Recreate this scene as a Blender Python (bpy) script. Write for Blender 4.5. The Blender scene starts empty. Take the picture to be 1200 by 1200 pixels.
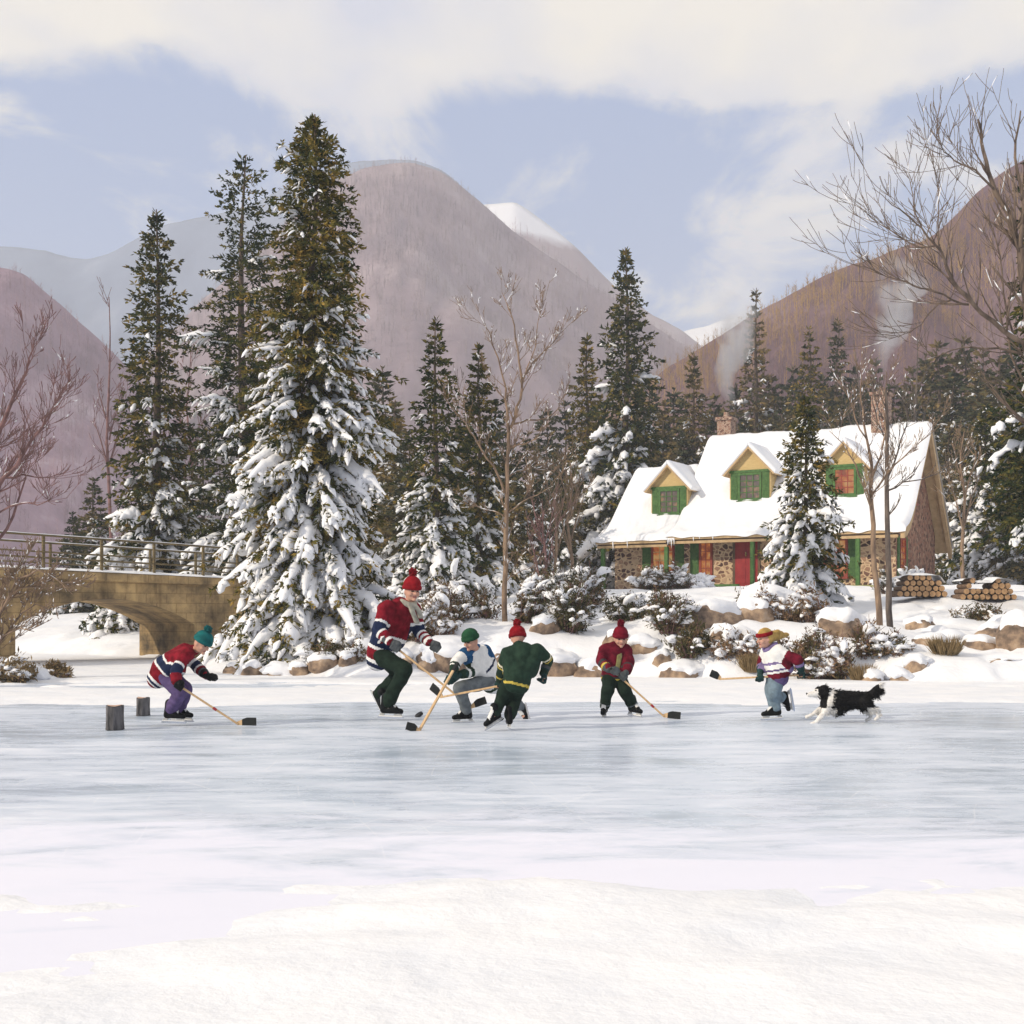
import bpy, bmesh, math, random
import numpy as np
from mathutils import Vector, Matrix, noise

scene = bpy.context.scene
COL = scene.collection
R = math.radians

# ------------------------------------------------------------------ camera, sky, sun, exposure
F, HY, H = 1500.0, 720.0, 1.26          # focal length and horizon row (1200 px picture), eye height

cam_data = bpy.data.cameras.new('camera')
cam = bpy.data.objects.new('camera', cam_data)
COL.objects.link(cam)
cam.location = (0, 0, H)
cam.rotation_euler = (R(90), 0, 0)
cam_data.sensor_width = 36
cam_data.lens = 45
cam_data.shift_y = 0.1
cam_data.clip_start = 0.05
cam_data.clip_end = 6000
scene.camera = cam

SUN = Vector((-0.80, -0.42, 0.47)).normalized()
sun_el = math.asin(SUN.z)
sun_az = math.atan2(SUN.x, SUN.y)
sd = bpy.data.lights.new('sun', 'SUN')
sd.energy = 4.7
sd.angle = R(0.5)
sd.color = (1.0, 0.88, 0.71)
so = bpy.data.objects.new('sun', sd)
COL.objects.link(so)
so.rotation_euler = SUN.to_track_quat('Z', 'Y').to_euler()

scene.view_settings.view_transform = 'Standard'
scene.view_settings.look = 'None'
scene.view_settings.gamma = 1
scene.view_settings.exposure = -0.54
scene.cycles.use_denoising = True
scene.cycles.max_bounces = 6
scene.cycles.volume_bounces = 1
scene.cycles.diffuse_bounces = 3
scene.cycles.transparent_max_bounces = 8

def make_world():
    w = bpy.data.worlds.new('World')
    scene.world = w
    w.use_nodes = True
    nt = w.node_tree
    N, L = nt.nodes, nt.links
    N.clear()
    out = N.new('ShaderNodeOutputWorld')
    bg = N.new('ShaderNodeBackground')
    bg.inputs['Strength'].default_value = 0.078
    L.new(bg.outputs[0], out.inputs['Surface'])
    sky = N.new('ShaderNodeTexSky')
    sky.sky_type = 'NISHITA'
    sky.sun_disc = False
    sky.sun_elevation = sun_el
    sky.sun_rotation = sun_az
    sky.air_density = 1.0
    sky.dust_density = 1.5
    sky.ozone_density = 2.0
    tc = N.new('ShaderNodeTexCoord')
    sep = N.new('ShaderNodeSeparateXYZ')
    L.new(tc.outputs['Generated'], sep.inputs[0])
    # clouds lie on a flat layer: divide the direction by its height
    zz = N.new('ShaderNodeMath'); zz.operation = 'ADD'; zz.inputs[1].default_value = 0.22
    L.new(sep.outputs['Z'], zz.inputs[0])
    dx = N.new('ShaderNodeMath'); dx.operation = 'DIVIDE'
    dy = N.new('ShaderNodeMath'); dy.operation = 'DIVIDE'
    L.new(sep.outputs['X'], dx.inputs[0]); L.new(zz.outputs[0], dx.inputs[1])
    L.new(sep.outputs['Y'], dy.inputs[0]); L.new(zz.outputs[0], dy.inputs[1])
    cmb = N.new('ShaderNodeCombineXYZ')
    L.new(dx.outputs[0], cmb.inputs['X']); L.new(dy.outputs[0], cmb.inputs['Y'])
    mp = N.new('ShaderNodeMapping')
    mp.inputs['Location'].default_value = (7.2, 4.75, 0.0)
    mp.inputs['Scale'].default_value = (1.0, 0.75, 1.0)
    L.new(cmb.outputs[0], mp.inputs[0])
    n1 = N.new('ShaderNodeTexNoise')
    n1.inputs['Scale'].default_value = 3.6
    n1.inputs['Detail'].default_value = 9
    n1.inputs['Roughness'].default_value = 0.55
    n1.inputs['Distortion'].default_value = 0.35
    L.new(mp.outputs[0], n1.inputs['Vector'])
    # more cloud overhead, so the top of the picture closes to a pale deck
    up = N.new('ShaderNodeMapRange')
    up.inputs['From Min'].default_value = 0.36
    up.inputs['From Max'].default_value = 0.43
    up.inputs['To Min'].default_value = 0.0
    up.inputs['To Max'].default_value = 0.5
    L.new(sep.outputs['Z'], up.inputs['Value'])
    add = N.new('ShaderNodeMath'); add.operation = 'ADD'
    L.new(n1.outputs['Fac'], add.inputs[0]); L.new(up.outputs[0], add.inputs[1])
    cr = N.new('ShaderNodeValToRGB')
    cr.color_ramp.interpolation = 'EASE'
    cr.color_ramp.elements[0].position = 0.49
    cr.color_ramp.elements[0].color = (0, 0, 0, 1)
    cr.color_ramp.elements[1].position = 0.68
    cr.color_ramp.elements[1].color = (1, 1, 1, 1)
    L.new(add.outputs[0], cr.inputs[0])
    # lit tops against greyer bases: the same noise a little further along
    n2 = N.new('ShaderNodeTexNoise')
    n2.inputs['Scale'].default_value = 4.2
    n2.inputs['Detail'].default_value = 6
    L.new(mp.outputs[0], n2.inputs['Vector'])
    cc = N.new('ShaderNodeValToRGB')
    cc.color_ramp.elements[0].position = 0.35
    cc.color_ramp.elements[0].color = (13.0, 13.3, 15.2, 1)
    cc.color_ramp.elements[1].position = 0.62
    cc.color_ramp.elements[1].color = (18.5, 17.2, 15.0, 1)
    L.new(n2.outputs['Fac'], cc.inputs[0])
    # thin veil that pales the clear sky
    veil = N.new('ShaderNodeMix'); veil.data_type = 'RGBA'
    veil.inputs['Factor'].default_value = 0.7
    L.new(sky.outputs[0], veil.inputs['A'])
    veil.inputs['B'].default_value = (7.6, 10.2, 16.5, 1)
    mx = N.new('ShaderNodeMix'); mx.data_type = 'RGBA'
    L.new(cr.outputs[0], mx.inputs['Factor'])
    L.new(veil.outputs['Result'], mx.inputs['A'])
    L.new(cc.outputs[0], mx.inputs['B'])
    L.new(mx.outputs['Result'], bg.inputs['Color'])
make_world()

# ------------------------------------------------------------------ helpers
def W(px, py, Y):
    """World point at distance Y that a level camera sees at (px, py) of the 1200 px picture: used to measure real places."""
    return Vector(((px - 600) / F * Y, Y, H + (HY - py) / F * Y))

def tag(o, label=None, cat=None, group=None, kind=None):
    if label: o['label'] = label
    if cat: o['category'] = cat
    if group: o['group'] = group
    if kind: o['kind'] = kind
    return o

def empty(name, loc=(0, 0, 0), rz=0.0, sc=1.0):
    o = bpy.data.objects.new(name, None)
    o.empty_display_size = 0.2
    o.location = loc
    o.rotation_euler = (0, 0, rz)
    o.scale = (sc, sc, sc) if not hasattr(sc, '__len__') else sc
    COL.objects.link(o)
    return o

def put(name, me, parent=None, loc=None, rz=0.0):
    o = bpy.data.objects.new(name, me)
    COL.objects.link(o)
    if parent is not None: o.parent = parent
    if loc is not None: o.location = loc
    if rz: o.rotation_euler = (0, 0, rz)
    return o

def copy_tree(o, parent=None):
    c = o.copy()
    COL.objects.link(c)
    c.parent = parent
    for ch in list(o.children):
        copy_tree(ch, c)
    return c

def mesh_np(name, V, Fs, mats, smooth=False, midx=None):
    """V: n x 3, Fs: m x k (k = 3 or 4)."""
    V = np.asarray(V, dtype=np.float32).reshape(-1, 3)
    Fs = np.asarray(Fs, dtype=np.int32)
    k = Fs.shape[1]
    me = bpy.data.meshes.new(name)
    me.vertices.add(len(V))
    me.vertices.foreach_set('co', V.ravel())
    me.loops.add(Fs.size)
    me.loops.foreach_set('vertex_index', Fs.ravel())
    me.polygons.add(len(Fs))
    me.polygons.foreach_set('loop_start', np.arange(0, Fs.size, k, dtype=np.int32))
    me.polygons.foreach_set('loop_total', np.full(len(Fs), k, dtype=np.int32))
    if smooth: me.polygons.foreach_set('use_smooth', np.ones(len(Fs), dtype=bool))
    for m in (mats if isinstance(mats, (list, tuple)) else [mats]): me.materials.append(m)
    if midx is not None: me.polygons.foreach_set('material_index', np.asarray(midx, dtype=np.int32))
    me.update(calc_edges=True)
    me.validate()
    return me

def ico_template(sub):
    bm = bmesh.new()
    bmesh.ops.create_icosphere(bm, subdivisions=sub, radius=1)
    v = np.array([x.co[:] for x in bm.verts]); f = np.array([[q.index for q in p.verts] for p in bm.faces])
    bm.free()
    return v, f
ICO = {1: ico_template(1), 2: ico_template(2), 3: ico_template(3), 4: ico_template(4), 5: ico_template(5)}

class MB:
    """Collects simple shapes and links them as one mesh."""
    def __init__(s): s.v = []; s.f = []; s.m = []
    def raw(s, vs, fs, mi=0):
        b = len(s.v)
        s.v.extend([tuple(x) for x in vs])
        s.f.extend([tuple(b + i for i in f) for f in fs]); s.m.extend([mi] * len(fs))
    def box(s, c, half, M=None, mi=0):
        vs = []
        for x in (-1, 1):
            for y in (-1, 1):
                for z in (-1, 1):
                    p = Vector((x * half[0], y * half[1], z * half[2]))
                    if M is not None: p = M @ p
                    vs.append(p + Vector(c))
        s.raw(vs, [(0, 1, 3, 2), (4, 6, 7, 5), (0, 4, 5, 1), (2, 3, 7, 6), (0, 2, 6, 4), (1, 5, 7, 3)], mi)
    def box2(s, a, b, mi=0):
        a, b = Vector(a), Vector(b)
        s.box((a + b) / 2, [abs(x) / 2 for x in (b - a)], None, mi)
    def beam(s, a, b, w, h, upv=(0, 0, 1), mi=0):
        a, b = Vector(a), Vector(b)
        d = (b - a); L = d.length; d.normalize()
        side = d.cross(Vector(upv))
        if side.length < 1e-4: side = d.cross(Vector((0, 1, 0)))
        side.normalize(); u = side.cross(d)
        M = Matrix((d, side, u)).transposed()
        s.box((a + b) / 2, (L / 2, w / 2, h / 2), M, mi)
    def tube(s, pts, rads, n=6, mi=0, cap=True):
        pts = [Vector(p) for p in pts]
        if not hasattr(rads, '__len__'): rads = [rads] * len(pts)
        rings = []; ref = None; vs = []
        for i, p in enumerate(pts):
            t = (pts[min(i + 1, len(pts) - 1)] - pts[max(i - 1, 0)])
            if t.length < 1e-9: t = Vector((0, 0, 1))
            t.normalize()
            if ref is None:
                ref = t.cross(Vector((0.31, 0.95, 0.1)))
                if ref.length < 0.1: ref = t.cross(Vector((1, 0, 0)))
            ref = (ref - t * ref.dot(t)).normalized()
            o = t.cross(ref)
            for k in range(n):
                a = 2 * math.pi * k / n
                vs.append(p + (ref * math.cos(a) + o * math.sin(a)) * rads[i])
        fs = []
        for i in range(len(pts) - 1):
            for k in range(n):
                k2 = (k + 1) % n
                fs.append((i * n + k, i * n + k2, (i + 1) * n + k2, (i + 1) * n + k))
        if cap:
            fs.append(tuple(range(n))[::-1]); fs.append(tuple((len(pts) - 1) * n + k for k in range(n)))
        s.raw(vs, fs, mi)
    def ball(s, c, r, sub=2, M=None, mi=0):
        v, f = ICO[sub]
        r = np.array(r if hasattr(r, '__len__') else (r, r, r), dtype=float)
        p = v * r
        if M is not None: p = p @ np.array(M).T
        s.raw(p + np.array(c), f.tolist(), mi)
    def caps(s, a, ra, b, rb, sub=2):
        """round-ended tapering limb (to be fused by the voxel remesh)"""
        a, b = Vector(a), Vector(b)
        s.ball(a, ra, sub); s.ball(b, rb, sub)
        n = 12 if sub >= 2 else 8
        s.tube([a, b], [ra * 0.99, rb * 0.99], n)
    def lathe(s, prof, n=16, c=(0, 0, 0), M=None, mi=0, ell=(1, 1), rib=0.0, ribn=0):
        vs = []; fs = []
        for (r, z) in prof:
            for k in range(n):
                a = 2 * math.pi * k / n
                q = r * (1 + rib * math.cos(a * ribn)) if rib else r
                p = Vector((q * math.cos(a) * ell[0], q * math.sin(a) * ell[1], z))
                if M is not None: p = M @ p
                vs.append(p + Vector(c))
        for i in range(len(prof) - 1):
            for k in range(n):
                k2 = (k + 1) % n
                fs.append((i * n + k, i * n + k2, (i + 1) * n + k2, (i + 1) * n + k))
        fs.append(tuple(range(n))[::-1]); fs.append(tuple((len(prof) - 1) * n + k for k in range(n)))
        s.raw(vs, fs, mi)
    def prism(s, poly, axis_a, axis_b, org, ext, mi=0):
        """closed polygon (list of 2D points on axes a, b) swept along ext"""
        A, B, O, E = Vector(axis_a), Vector(axis_b), Vector(org), Vector(ext)
        n = len(poly)
        vs = [O + A * x + B * y for x, y in poly] + [O + A * x + B * y + E for x, y in poly]
        fs = [tuple(range(n))[::-1], tuple(range(n, 2 * n))]
        fs += [(i, (i + 1) % n, n + (i + 1) % n, n + i) for i in range(n)]
        s.raw(vs, fs, mi)
    def mesh(s, name, mats, smooth=False, bevel=0.0, fixn=True):
        me = bpy.data.meshes.new(name)
        me.from_pydata(s.v, [], s.f)
        for m in (mats if isinstance(mats, (list, tuple)) else [mats]): me.materials.append(m)
        me.polygons.foreach_set('material_index', s.m)
        if fixn or bevel:
            bm = bmesh.new(); bm.from_mesh(me)
            bmesh.ops.recalc_face_normals(bm, faces=bm.faces)
            if bevel:
                es = [e for e in bm.edges if len(e.link_faces) == 2 and e.calc_face_angle(0) > 0.6]
                bmesh.ops.bevel(bm, geom=es, offset=bevel, segments=1, affect='EDGES', clamp_overlap=True)
            bm.to_mesh(me); bm.free()
        if smooth: me.polygons.foreach_set('use_smooth', [True] * len(me.polygons))
        me.update()
        return me
    def build(s, name, mats, parent=None, smooth=False, bevel=0.0, loc=None, rz=0.0):
        return put(name, s.mesh(name, mats, smooth, bevel), parent, loc, rz)

# ------------------------------------------------------------------ materials
MAT = {}
def new_mat(name):
    m = bpy.data.materials.new(name); m.use_nodes = True
    nt = m.node_tree
    b = nt.nodes['Principled BSDF']
    MAT[name] = m
    return m, nt, b

def ramp(nt, stops, interp='LINEAR'):
    r = nt.nodes.new('ShaderNodeValToRGB'); r.color_ramp.interpolation = interp
    e = r.color_ramp.elements
    while len(e) < len(stops): e.new(0.5)
    for i, (p, c) in enumerate(stops):
        e[i].position = p; e[i].color = (c[0], c[1], c[2], 1)
    return r

def noise_node(nt, scale, detail=4, rough=0.55, coord='Object', stretch=None, dist=0.0):
    tc = nt.nodes.new('ShaderNodeTexCoord')
    n = nt.nodes.new('ShaderNodeTexNoise')
    n.inputs['Scale'].default_value = scale
    n.inputs['Detail'].default_value = detail
    n.inputs['Roughness'].default_value = rough
    n.inputs['Distortion'].default_value = dist
    src = tc.outputs[coord] if coord != 'World' else None
    if coord == 'World':
        g = nt.nodes.new('ShaderNodeNewGeometry'); src = g.outputs['Position']
    if stretch:
        mp = nt.nodes.new('ShaderNodeMapping'); mp.inputs['Scale'].default_value = stretch
        nt.links.new(src, mp.inputs[0]); src = mp.outputs[0]
    nt.links.new(src, n.inputs['Vector'])
    return n

def bump(nt, b, fac_socket, strength=0.3, dist=0.02):
    bp = nt.nodes.new('ShaderNodeBump')
    bp.inputs['Strength'].default_value = strength; bp.inputs['Distance'].default_value = dist
    nt.links.new(fac_socket, bp.inputs['Height']); nt.links.new(bp.outputs[0], b.inputs['Normal'])
    return bp

def simple(name, c, c2=None, scale=6.0, rough=0.7, bmp=0.0, bdist=0.01, spec=0.3, detail=4, stretch=None, lo=0.35, hi=0.65, coord='Object', metal=0.0):
    m, nt, b = new_mat(name)
    b.inputs['Roughness'].default_value = rough
    b.inputs['Specular IOR Level'].default_value = spec
    b.inputs['Metallic'].default_value = metal
    n = noise_node(nt, scale, detail, stretch=stretch, coord=coord)
    r = ramp(nt, [(lo, c), (hi, c2 or c)])
    nt.links.new(n.outputs['Fac'], r.inputs[0]); nt.links.new(r.outputs[0], b.inputs['Base Color'])
    if bmp: bump(nt, b, n.outputs['Fac'], bmp, bdist)
    return m

def tinted(name, stops, scale=3.0, rough=0.75, spec=0.2, rand=0.12, coord='Object'):
    """colour ramp over a noise plus a little shift for each object"""
    m, nt, b = new_mat(name)
    b.inputs['Roughness'].default_value = rough; b.inputs['Specular IOR Level'].default_value = spec
    n = noise_node(nt, scale, 5, 0.65, coord=coord)
    oi = nt.nodes.new('ShaderNodeObjectInfo')
    ma = nt.nodes.new('ShaderNodeMath'); ma.operation = 'MULTIPLY_ADD'
    ma.inputs[1].default_value = rand; ma.inputs[2].default_value = -rand / 2
    nt.links.new(oi.outputs['Random'], ma.inputs[0])
    ad = nt.nodes.new('ShaderNodeMath'); ad.operation = 'ADD'
    nt.links.new(n.outputs['Fac'], ad.inputs[0]); nt.links.new(ma.outputs[0], ad.inputs[1])
    r = ramp(nt, stops)
    nt.links.new(ad.outputs[0], r.inputs[0]); nt.links.new(r.outputs[0], b.inputs['Base Color'])
    return m

def snow_mat(name, c1, c2, scale, bmp, dist, coord='World'):
    m, nt, b = new_mat(name)
    b.inputs['Roughness'].default_value = 0.62; b.inputs['Specular IOR Level'].default_value = 0.25
    n = noise_node(nt, scale, 7, 0.6, coord=coord)
    r = ramp(nt, [(0.35, c1), (0.65, c2)])
    nt.links.new(n.outputs['Fac'], r.inputs[0]); nt.links.new(r.outputs[0], b.inputs['Base Color'])
    bump(nt, b, n.outputs['Fac'], bmp, dist)
    return m

snow_mat('snow', (0.78, 0.80, 0.84), (0.87, 0.87, 0.88), 1.3, 0.5, 0.12)
snow_mat('tree_snow', (0.84, 0.85, 0.88), (0.90, 0.90, 0.91), 9.0, 0.4, 0.03)
tinted('needles', [(0.30, (0.006, 0.014, 0.009)), (0.44, (0.026, 0.040, 0.016)), (0.55, (0.12, 0.105, 0.026)), (0.67, (0.34, 0.22, 0.055))], 2.4, 0.8, 0.05, 0.10)  # gold stops mix yellow-green tips with painted sunlight; dark stops paint the shade
tinted('needles_far', [(0.30, (0.020, 0.032, 0.025)), (0.46, (0.062, 0.068, 0.036)), (0.63, (0.22, 0.155, 0.06))], 0.8, 0.85, 0.05, 0.16)  # lighter needle colours, painting mist over the wood farther back
simple('spruce_bark', (0.07, 0.05, 0.04), (0.14, 0.10, 0.075), 14, 0.85, 0.5, 0.02)
simple('pale_bark', (0.13, 0.09, 0.065), (0.31, 0.21, 0.135), 9, 0.8, 0.4, 0.01, stretch=(1, 1, 0.3))
simple('dark_bark', (0.055, 0.045, 0.042), (0.16, 0.125, 0.10), 7, 0.8, 0.4, 0.01, stretch=(1, 1, 0.3))
simple('brown_bark', (0.07, 0.05, 0.04), (0.20, 0.145, 0.105), 7, 0.8, 0.4, 0.01, stretch=(1, 1, 0.3))
simple('red_twig', (0.12, 0.065, 0.06), (0.24, 0.13, 0.12), 5, 0.8)
tinted('shrub_leaf', [(0.32, (0.025, 0.03, 0.014)), (0.46, (0.085, 0.075, 0.03)), (0.58, (0.17, 0.105, 0.055)), (0.70, (0.30, 0.19, 0.12))], 5.0, 0.8, 0.15, 0.25)
tinted('dry_grass', [(0.35, (0.14, 0.10, 0.05)), (0.65, (0.34, 0.24, 0.12))], 5, 0.85, 0.1, 0.1)

def rock_mat():
    m, nt, b = new_mat('rock')
    b.inputs['Roughness'].default_value = 0.85
    n = noise_node(nt, 2.2, 8, 0.65)
    r = ramp(nt, [(0.34, (0.06, 0.045, 0.035)), (0.46, (0.21, 0.145, 0.10)), (0.56, (0.38, 0.265, 0.17)), (0.68, (0.48, 0.38, 0.30))])
    nt.links.new(n.outputs['Fac'], r.inputs[0]); nt.links.new(r.outputs[0], b.inputs['Base Color'])
    n2 = noise_node(nt, 7, 8, 0.7)
    bump(nt, b, n2.outputs['Fac'], 0.7, 0.05)
rock_mat()

def ice_mat():
    m, nt, b = new_mat('ice')
    N, L = nt.nodes, nt.links
    b.inputs['Specular IOR Level'].default_value = 0.45
    b.inputs['IOR'].default_value = 1.31
    # broad milky bands lying across, with finer streaks
    n1 = noise_node(nt, 0.5, 7, 0.62, 'World', (0.55, 1.0, 1.0), 0.8)
    n2 = noise_node(nt, 2.6, 8, 0.7, 'World', (0.45, 1.5, 1.0), 0.5)
    mx = N.new('ShaderNodeMath'); mx.operation = 'MULTIPLY_ADD'; mx.inputs[1].default_value = 0.5
    L.new(n2.outputs['Fac'], mx.inputs[0])
    hf = N.new('ShaderNodeMath'); hf.operation = 'MULTIPLY'; hf.inputs[1].default_value = 0.5
    L.new(n1.outputs['Fac'], hf.inputs[0]); L.new(hf.outputs[0], mx.inputs[2])
    r = ramp(nt, [(0.34, (0.42, 0.51, 0.62)), (0.46, (0.56, 0.64, 0.75)), (0.57, (0.70, 0.75, 0.84)), (0.70, (0.84, 0.85, 0.90))])
    L.new(mx.outputs[0], r.inputs[0])
    # skate scratches: thin bent lines in three directions
    last = r.outputs[0]
    for i, (rot, sc, ds) in enumerate(((0.5, 0.8, 7.0), (-0.7, 0.66, 8.0), (1.25, 0.55, 9.0), (-0.15, 0.9, 6.0))):
        g = N.new('ShaderNodeNewGeometry'); mp = N.new('ShaderNodeMapping')
        mp.inputs['Rotation'].default_value = (0, 0, rot); mp.inputs['Location'].default_value = (3.1 * i, 1.7 * i, 0)
        L.new(g.outputs['Position'], mp.inputs[0])
        wv = N.new('ShaderNodeTexWave'); wv.wave_type = 'BANDS'; wv.wave_profile = 'SIN'
        wv.inputs['Scale'].default_value = sc; wv.inputs['Distortion'].default_value = ds
        wv.inputs['Detail'].default_value = 1.5; wv.inputs['Detail Scale'].default_value = 0.35
        L.new(mp.outputs[0], wv.inputs['Vector'])
        ln = ramp(nt, [(0.0, (0, 0, 0)), (0.9982, (0, 0, 0)), (0.9997, (1, 1, 1))])
        L.new(wv.outputs['Fac'], ln.inputs[0])
        nm = noise_node(nt, 0.9 + 0.3 * i, 3, 0.5, 'World')
        msk = ramp(nt, [(0.48, (0, 0, 0)), (0.62, (0.55, 0.55, 0.55))])
        L.new(nm.outputs['Fac'], msk.inputs[0])
        mu = N.new('ShaderNodeMath'); mu.operation = 'MULTIPLY'
        L.new(ln.outputs[0], mu.inputs[0]); L.new(msk.outputs[0], mu.inputs[1])
        mm = N.new('ShaderNodeMix'); mm.data_type = 'RGBA'
        L.new(mu.outputs[0], mm.inputs['Factor']); L.new(last, mm.inputs['A'])
        mm.inputs['B'].default_value = (0.82, 0.85, 0.9, 1)
        last = mm.outputs['Result']
    # wind-blown snow dust that thickens towards the near shore
    g = N.new('ShaderNodeNewGeometry'); sp = N.new('ShaderNodeSeparateXYZ'); L.new(g.outputs['Position'], sp.inputs[0])
    gr = N.new('ShaderNodeMapRange'); gr.inputs['From Min'].default_value = 9.6; gr.inputs['From Max'].default_value = 5.4
    gr.inputs['To Min'].default_value = -0.12; gr.inputs['To Max'].default_value = 0.34
    L.new(sp.outputs['Y'], gr.inputs['Value'])
    nd = noise_node(nt, 1.1, 10, 0.72, 'World', (0.5, 1.2, 1.0), 0.6)
    ds = N.new('ShaderNodeMath'); ds.operation = 'ADD'; L.new(gr.outputs[0], ds.inputs[0]); L.new(nd.outputs['Fac'], ds.inputs[1])
    dr = ramp(nt, [(0.52, (0, 0, 0)), (0.74, (.92, .92, .92))]); L.new(ds.outputs[0], dr.inputs[0])
    md = N.new('ShaderNodeMix'); md.data_type = 'RGBA'; L.new(dr.outputs[0], md.inputs['Factor']); L.new(last, md.inputs['A'])
    md.inputs['B'].default_value = (0.78, 0.78, 0.87, 1); last = md.outputs['Result']
    L.new(last, b.inputs['Base Color'])
    rr = ramp(nt, [(0.4, (0.17,) * 3), (0.68, (0.55,) * 3)])
    L.new(mx.outputs[0], rr.inputs[0]); ra = N.new('ShaderNodeMath'); ra.operation = 'MAXIMUM'; L.new(rr.outputs[0], ra.inputs[0]); L.new(dr.outputs[0], ra.inputs[1]); L.new(ra.outputs[0], b.inputs['Roughness'])
    bump(nt, b, n2.outputs['Fac'], 0.08, 0.02)
ice_mat()

def masonry(name, stone_stops, mortar, scale, edge, stretch=(1, 1, 1.25)):
    m, nt, b = new_mat(name)
    N, L = nt.nodes, nt.links
    b.inputs['Roughness'].default_value = 0.9
    tc = N.new('ShaderNodeTexCoord'); mp = N.new('ShaderNodeMapping'); mp.inputs['Scale'].default_value = stretch
    L.new(tc.outputs['Object'], mp.inputs[0])
    nz = N.new('ShaderNodeTexNoise'); nz.inputs['Scale'].default_value = 3.0
    L.new(mp.outputs[0], nz.inputs['Vector'])
    vm = N.new('ShaderNodeVectorMath'); vm.operation = 'MULTIPLY_ADD'
    vm.inputs[1].default_value = (0.16,) * 3
    L.new(nz.outputs['Color'], vm.inputs[0]); L.new(mp.outputs[0], vm.inputs[2])
    v1 = N.new('ShaderNodeTexVoronoi'); v1.feature = 'DISTANCE_TO_EDGE'; v1.inputs['Scale'].default_value = scale
    v2 = N.new('ShaderNodeTexVoronoi'); v2.feature = 'F1'; v2.inputs['Scale'].default_value = scale
    L.new(vm.outputs[0], v1.inputs['Vector']); L.new(vm.outputs[0], v2.inputs['Vector'])
    sp = N.new('ShaderNodeSeparateColor'); L.new(v2.outputs['Color'], sp.inputs[0])
    r = ramp(nt, stone_stops, 'LINEAR'); L.new(sp.outputs[0], r.inputs[0])
    e = ramp(nt, [(edge * 0.6, (0, 0, 0)), (edge * 1.3, (1, 1, 1))]); L.new(v1.outputs['Distance'], e.inputs[0])
    mx = N.new('ShaderNodeMix'); mx.data_type = 'RGBA'
    L.new(e.outputs[0], mx.inputs['Factor']); mx.inputs['A'].default_value = (*mortar, 1); L.new(r.outputs[0], mx.inputs['B'])
    L.new(mx.outputs['Result'], b.inputs['Base Color'])
    bump(nt, b, e.outputs[0], 0.6, 0.03)
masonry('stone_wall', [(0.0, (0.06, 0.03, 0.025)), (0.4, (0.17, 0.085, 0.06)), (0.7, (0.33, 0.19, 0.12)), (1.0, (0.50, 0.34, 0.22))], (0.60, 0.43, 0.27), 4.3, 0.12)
masonry('stone_gable', [(0.0, (0.07, 0.03, 0.02)), (0.4, (0.22, 0.085, 0.05)), (0.75, (0.30, 0.14, 0.08)), (1.0, (0.36, 0.22, 0.14))], (0.26, 0.16, 0.105), 5.2, 0.06)  # redder gable stones; mortar and tones darkened to paint this side's shade
masonry('stone_chimney', [(0.0, (0.10, 0.05, 0.04)), (0.5, (0.26, 0.13, 0.09)), (1.0, (0.38, 0.24, 0.17))], (0.44, 0.33, 0.25), 6.5, 0.08)

def concrete():
    m, nt, b = new_mat('bridge_stone')
    N, L = nt.nodes, nt.links
    b.inputs['Roughness'].default_value = 0.9
    n = noise_node(nt, 0.9, 8, 0.65); r = ramp(nt, [(0.32, (0.07, 0.052, 0.03)), (0.45, (0.28, 0.195, 0.095)), (0.60, (0.56, 0.385, 0.175))])
    L.new(n.outputs['Fac'], r.inputs[0])
    st = noise_node(nt, 3.0, 6, 0.7, 'Object', (1.0, 1.0, 0.12)); r2 = ramp(nt, [(0.5, (1, 1, 1)), (0.7, (0.45, 0.42, 0.38))])
    L.new(st.outputs['Fac'], r2.inputs[0])
    mx = N.new('ShaderNodeMix'); mx.data_type = 'RGBA'; mx.blend_type = 'MULTIPLY'; mx.inputs['Factor'].default_value = 0.8
    L.new(r.outputs[0], mx.inputs['A']); L.new(r2.outputs[0], mx.inputs['B'])
    # courses of cut stone, their joints worn
    tc = N.new('ShaderNodeTexCoord'); mp = N.new('ShaderNodeMapping'); mp.inputs['Rotation'].default_value = (R(-90), 0, 0); L.new(tc.outputs['Object'], mp.inputs[0])
    br = N.new('ShaderNodeTexBrick'); br.inputs['Scale'].default_value = 1.0; br.inputs['Brick Width'].default_value = .62; br.inputs['Row Height'].default_value = .26; br.inputs['Mortar Size'].default_value = .012
    br.inputs['Color1'].default_value = (1, 1, 1, 1); br.inputs['Color2'].default_value = (.72, .70, .66, 1); br.inputs['Mortar'].default_value = (.42, .38, .33, 1)
    L.new(mp.outputs[0], br.inputs['Vector'])
    m2 = N.new('ShaderNodeMix'); m2.data_type = 'RGBA'; m2.blend_type = 'MULTIPLY'; m2.inputs['Factor'].default_value = 0.6
    L.new(mx.outputs['Result'], m2.inputs['A']); L.new(br.outputs['Color'], m2.inputs['B'])
    L.new(m2.outputs['Result'], b.inputs['Base Color'])
    n3 = noise_node(nt, 12, 8, 0.7); bump(nt, b, n3.outputs['Fac'], 0.5, 0.03)
concrete()
simple('rail_wood', (0.085, 0.065, 0.035), (0.20, 0.15, 0.07), 6, 0.8, 0.3, 0.01, stretch=(1, 1, 4))
simple('green_paint', (0.035, 0.10, 0.02), (0.07, 0.16, 0.035), 9, 0.5, 0.15, 0.004)
simple('red_paint', (0.26, 0.012, 0.015), (0.34, 0.022, 0.022), 5, 0.45, 0.1, 0.004)
simple('window_red', (0.24, 0.035, 0.02), (0.30, 0.05, 0.03), 5, 0.5)
simple('ochre_board', (0.50, 0.36, 0.15), (0.60, 0.44, 0.20), 5, 0.7, 0.2, 0.006, stretch=(1, 1, 8))
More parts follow.
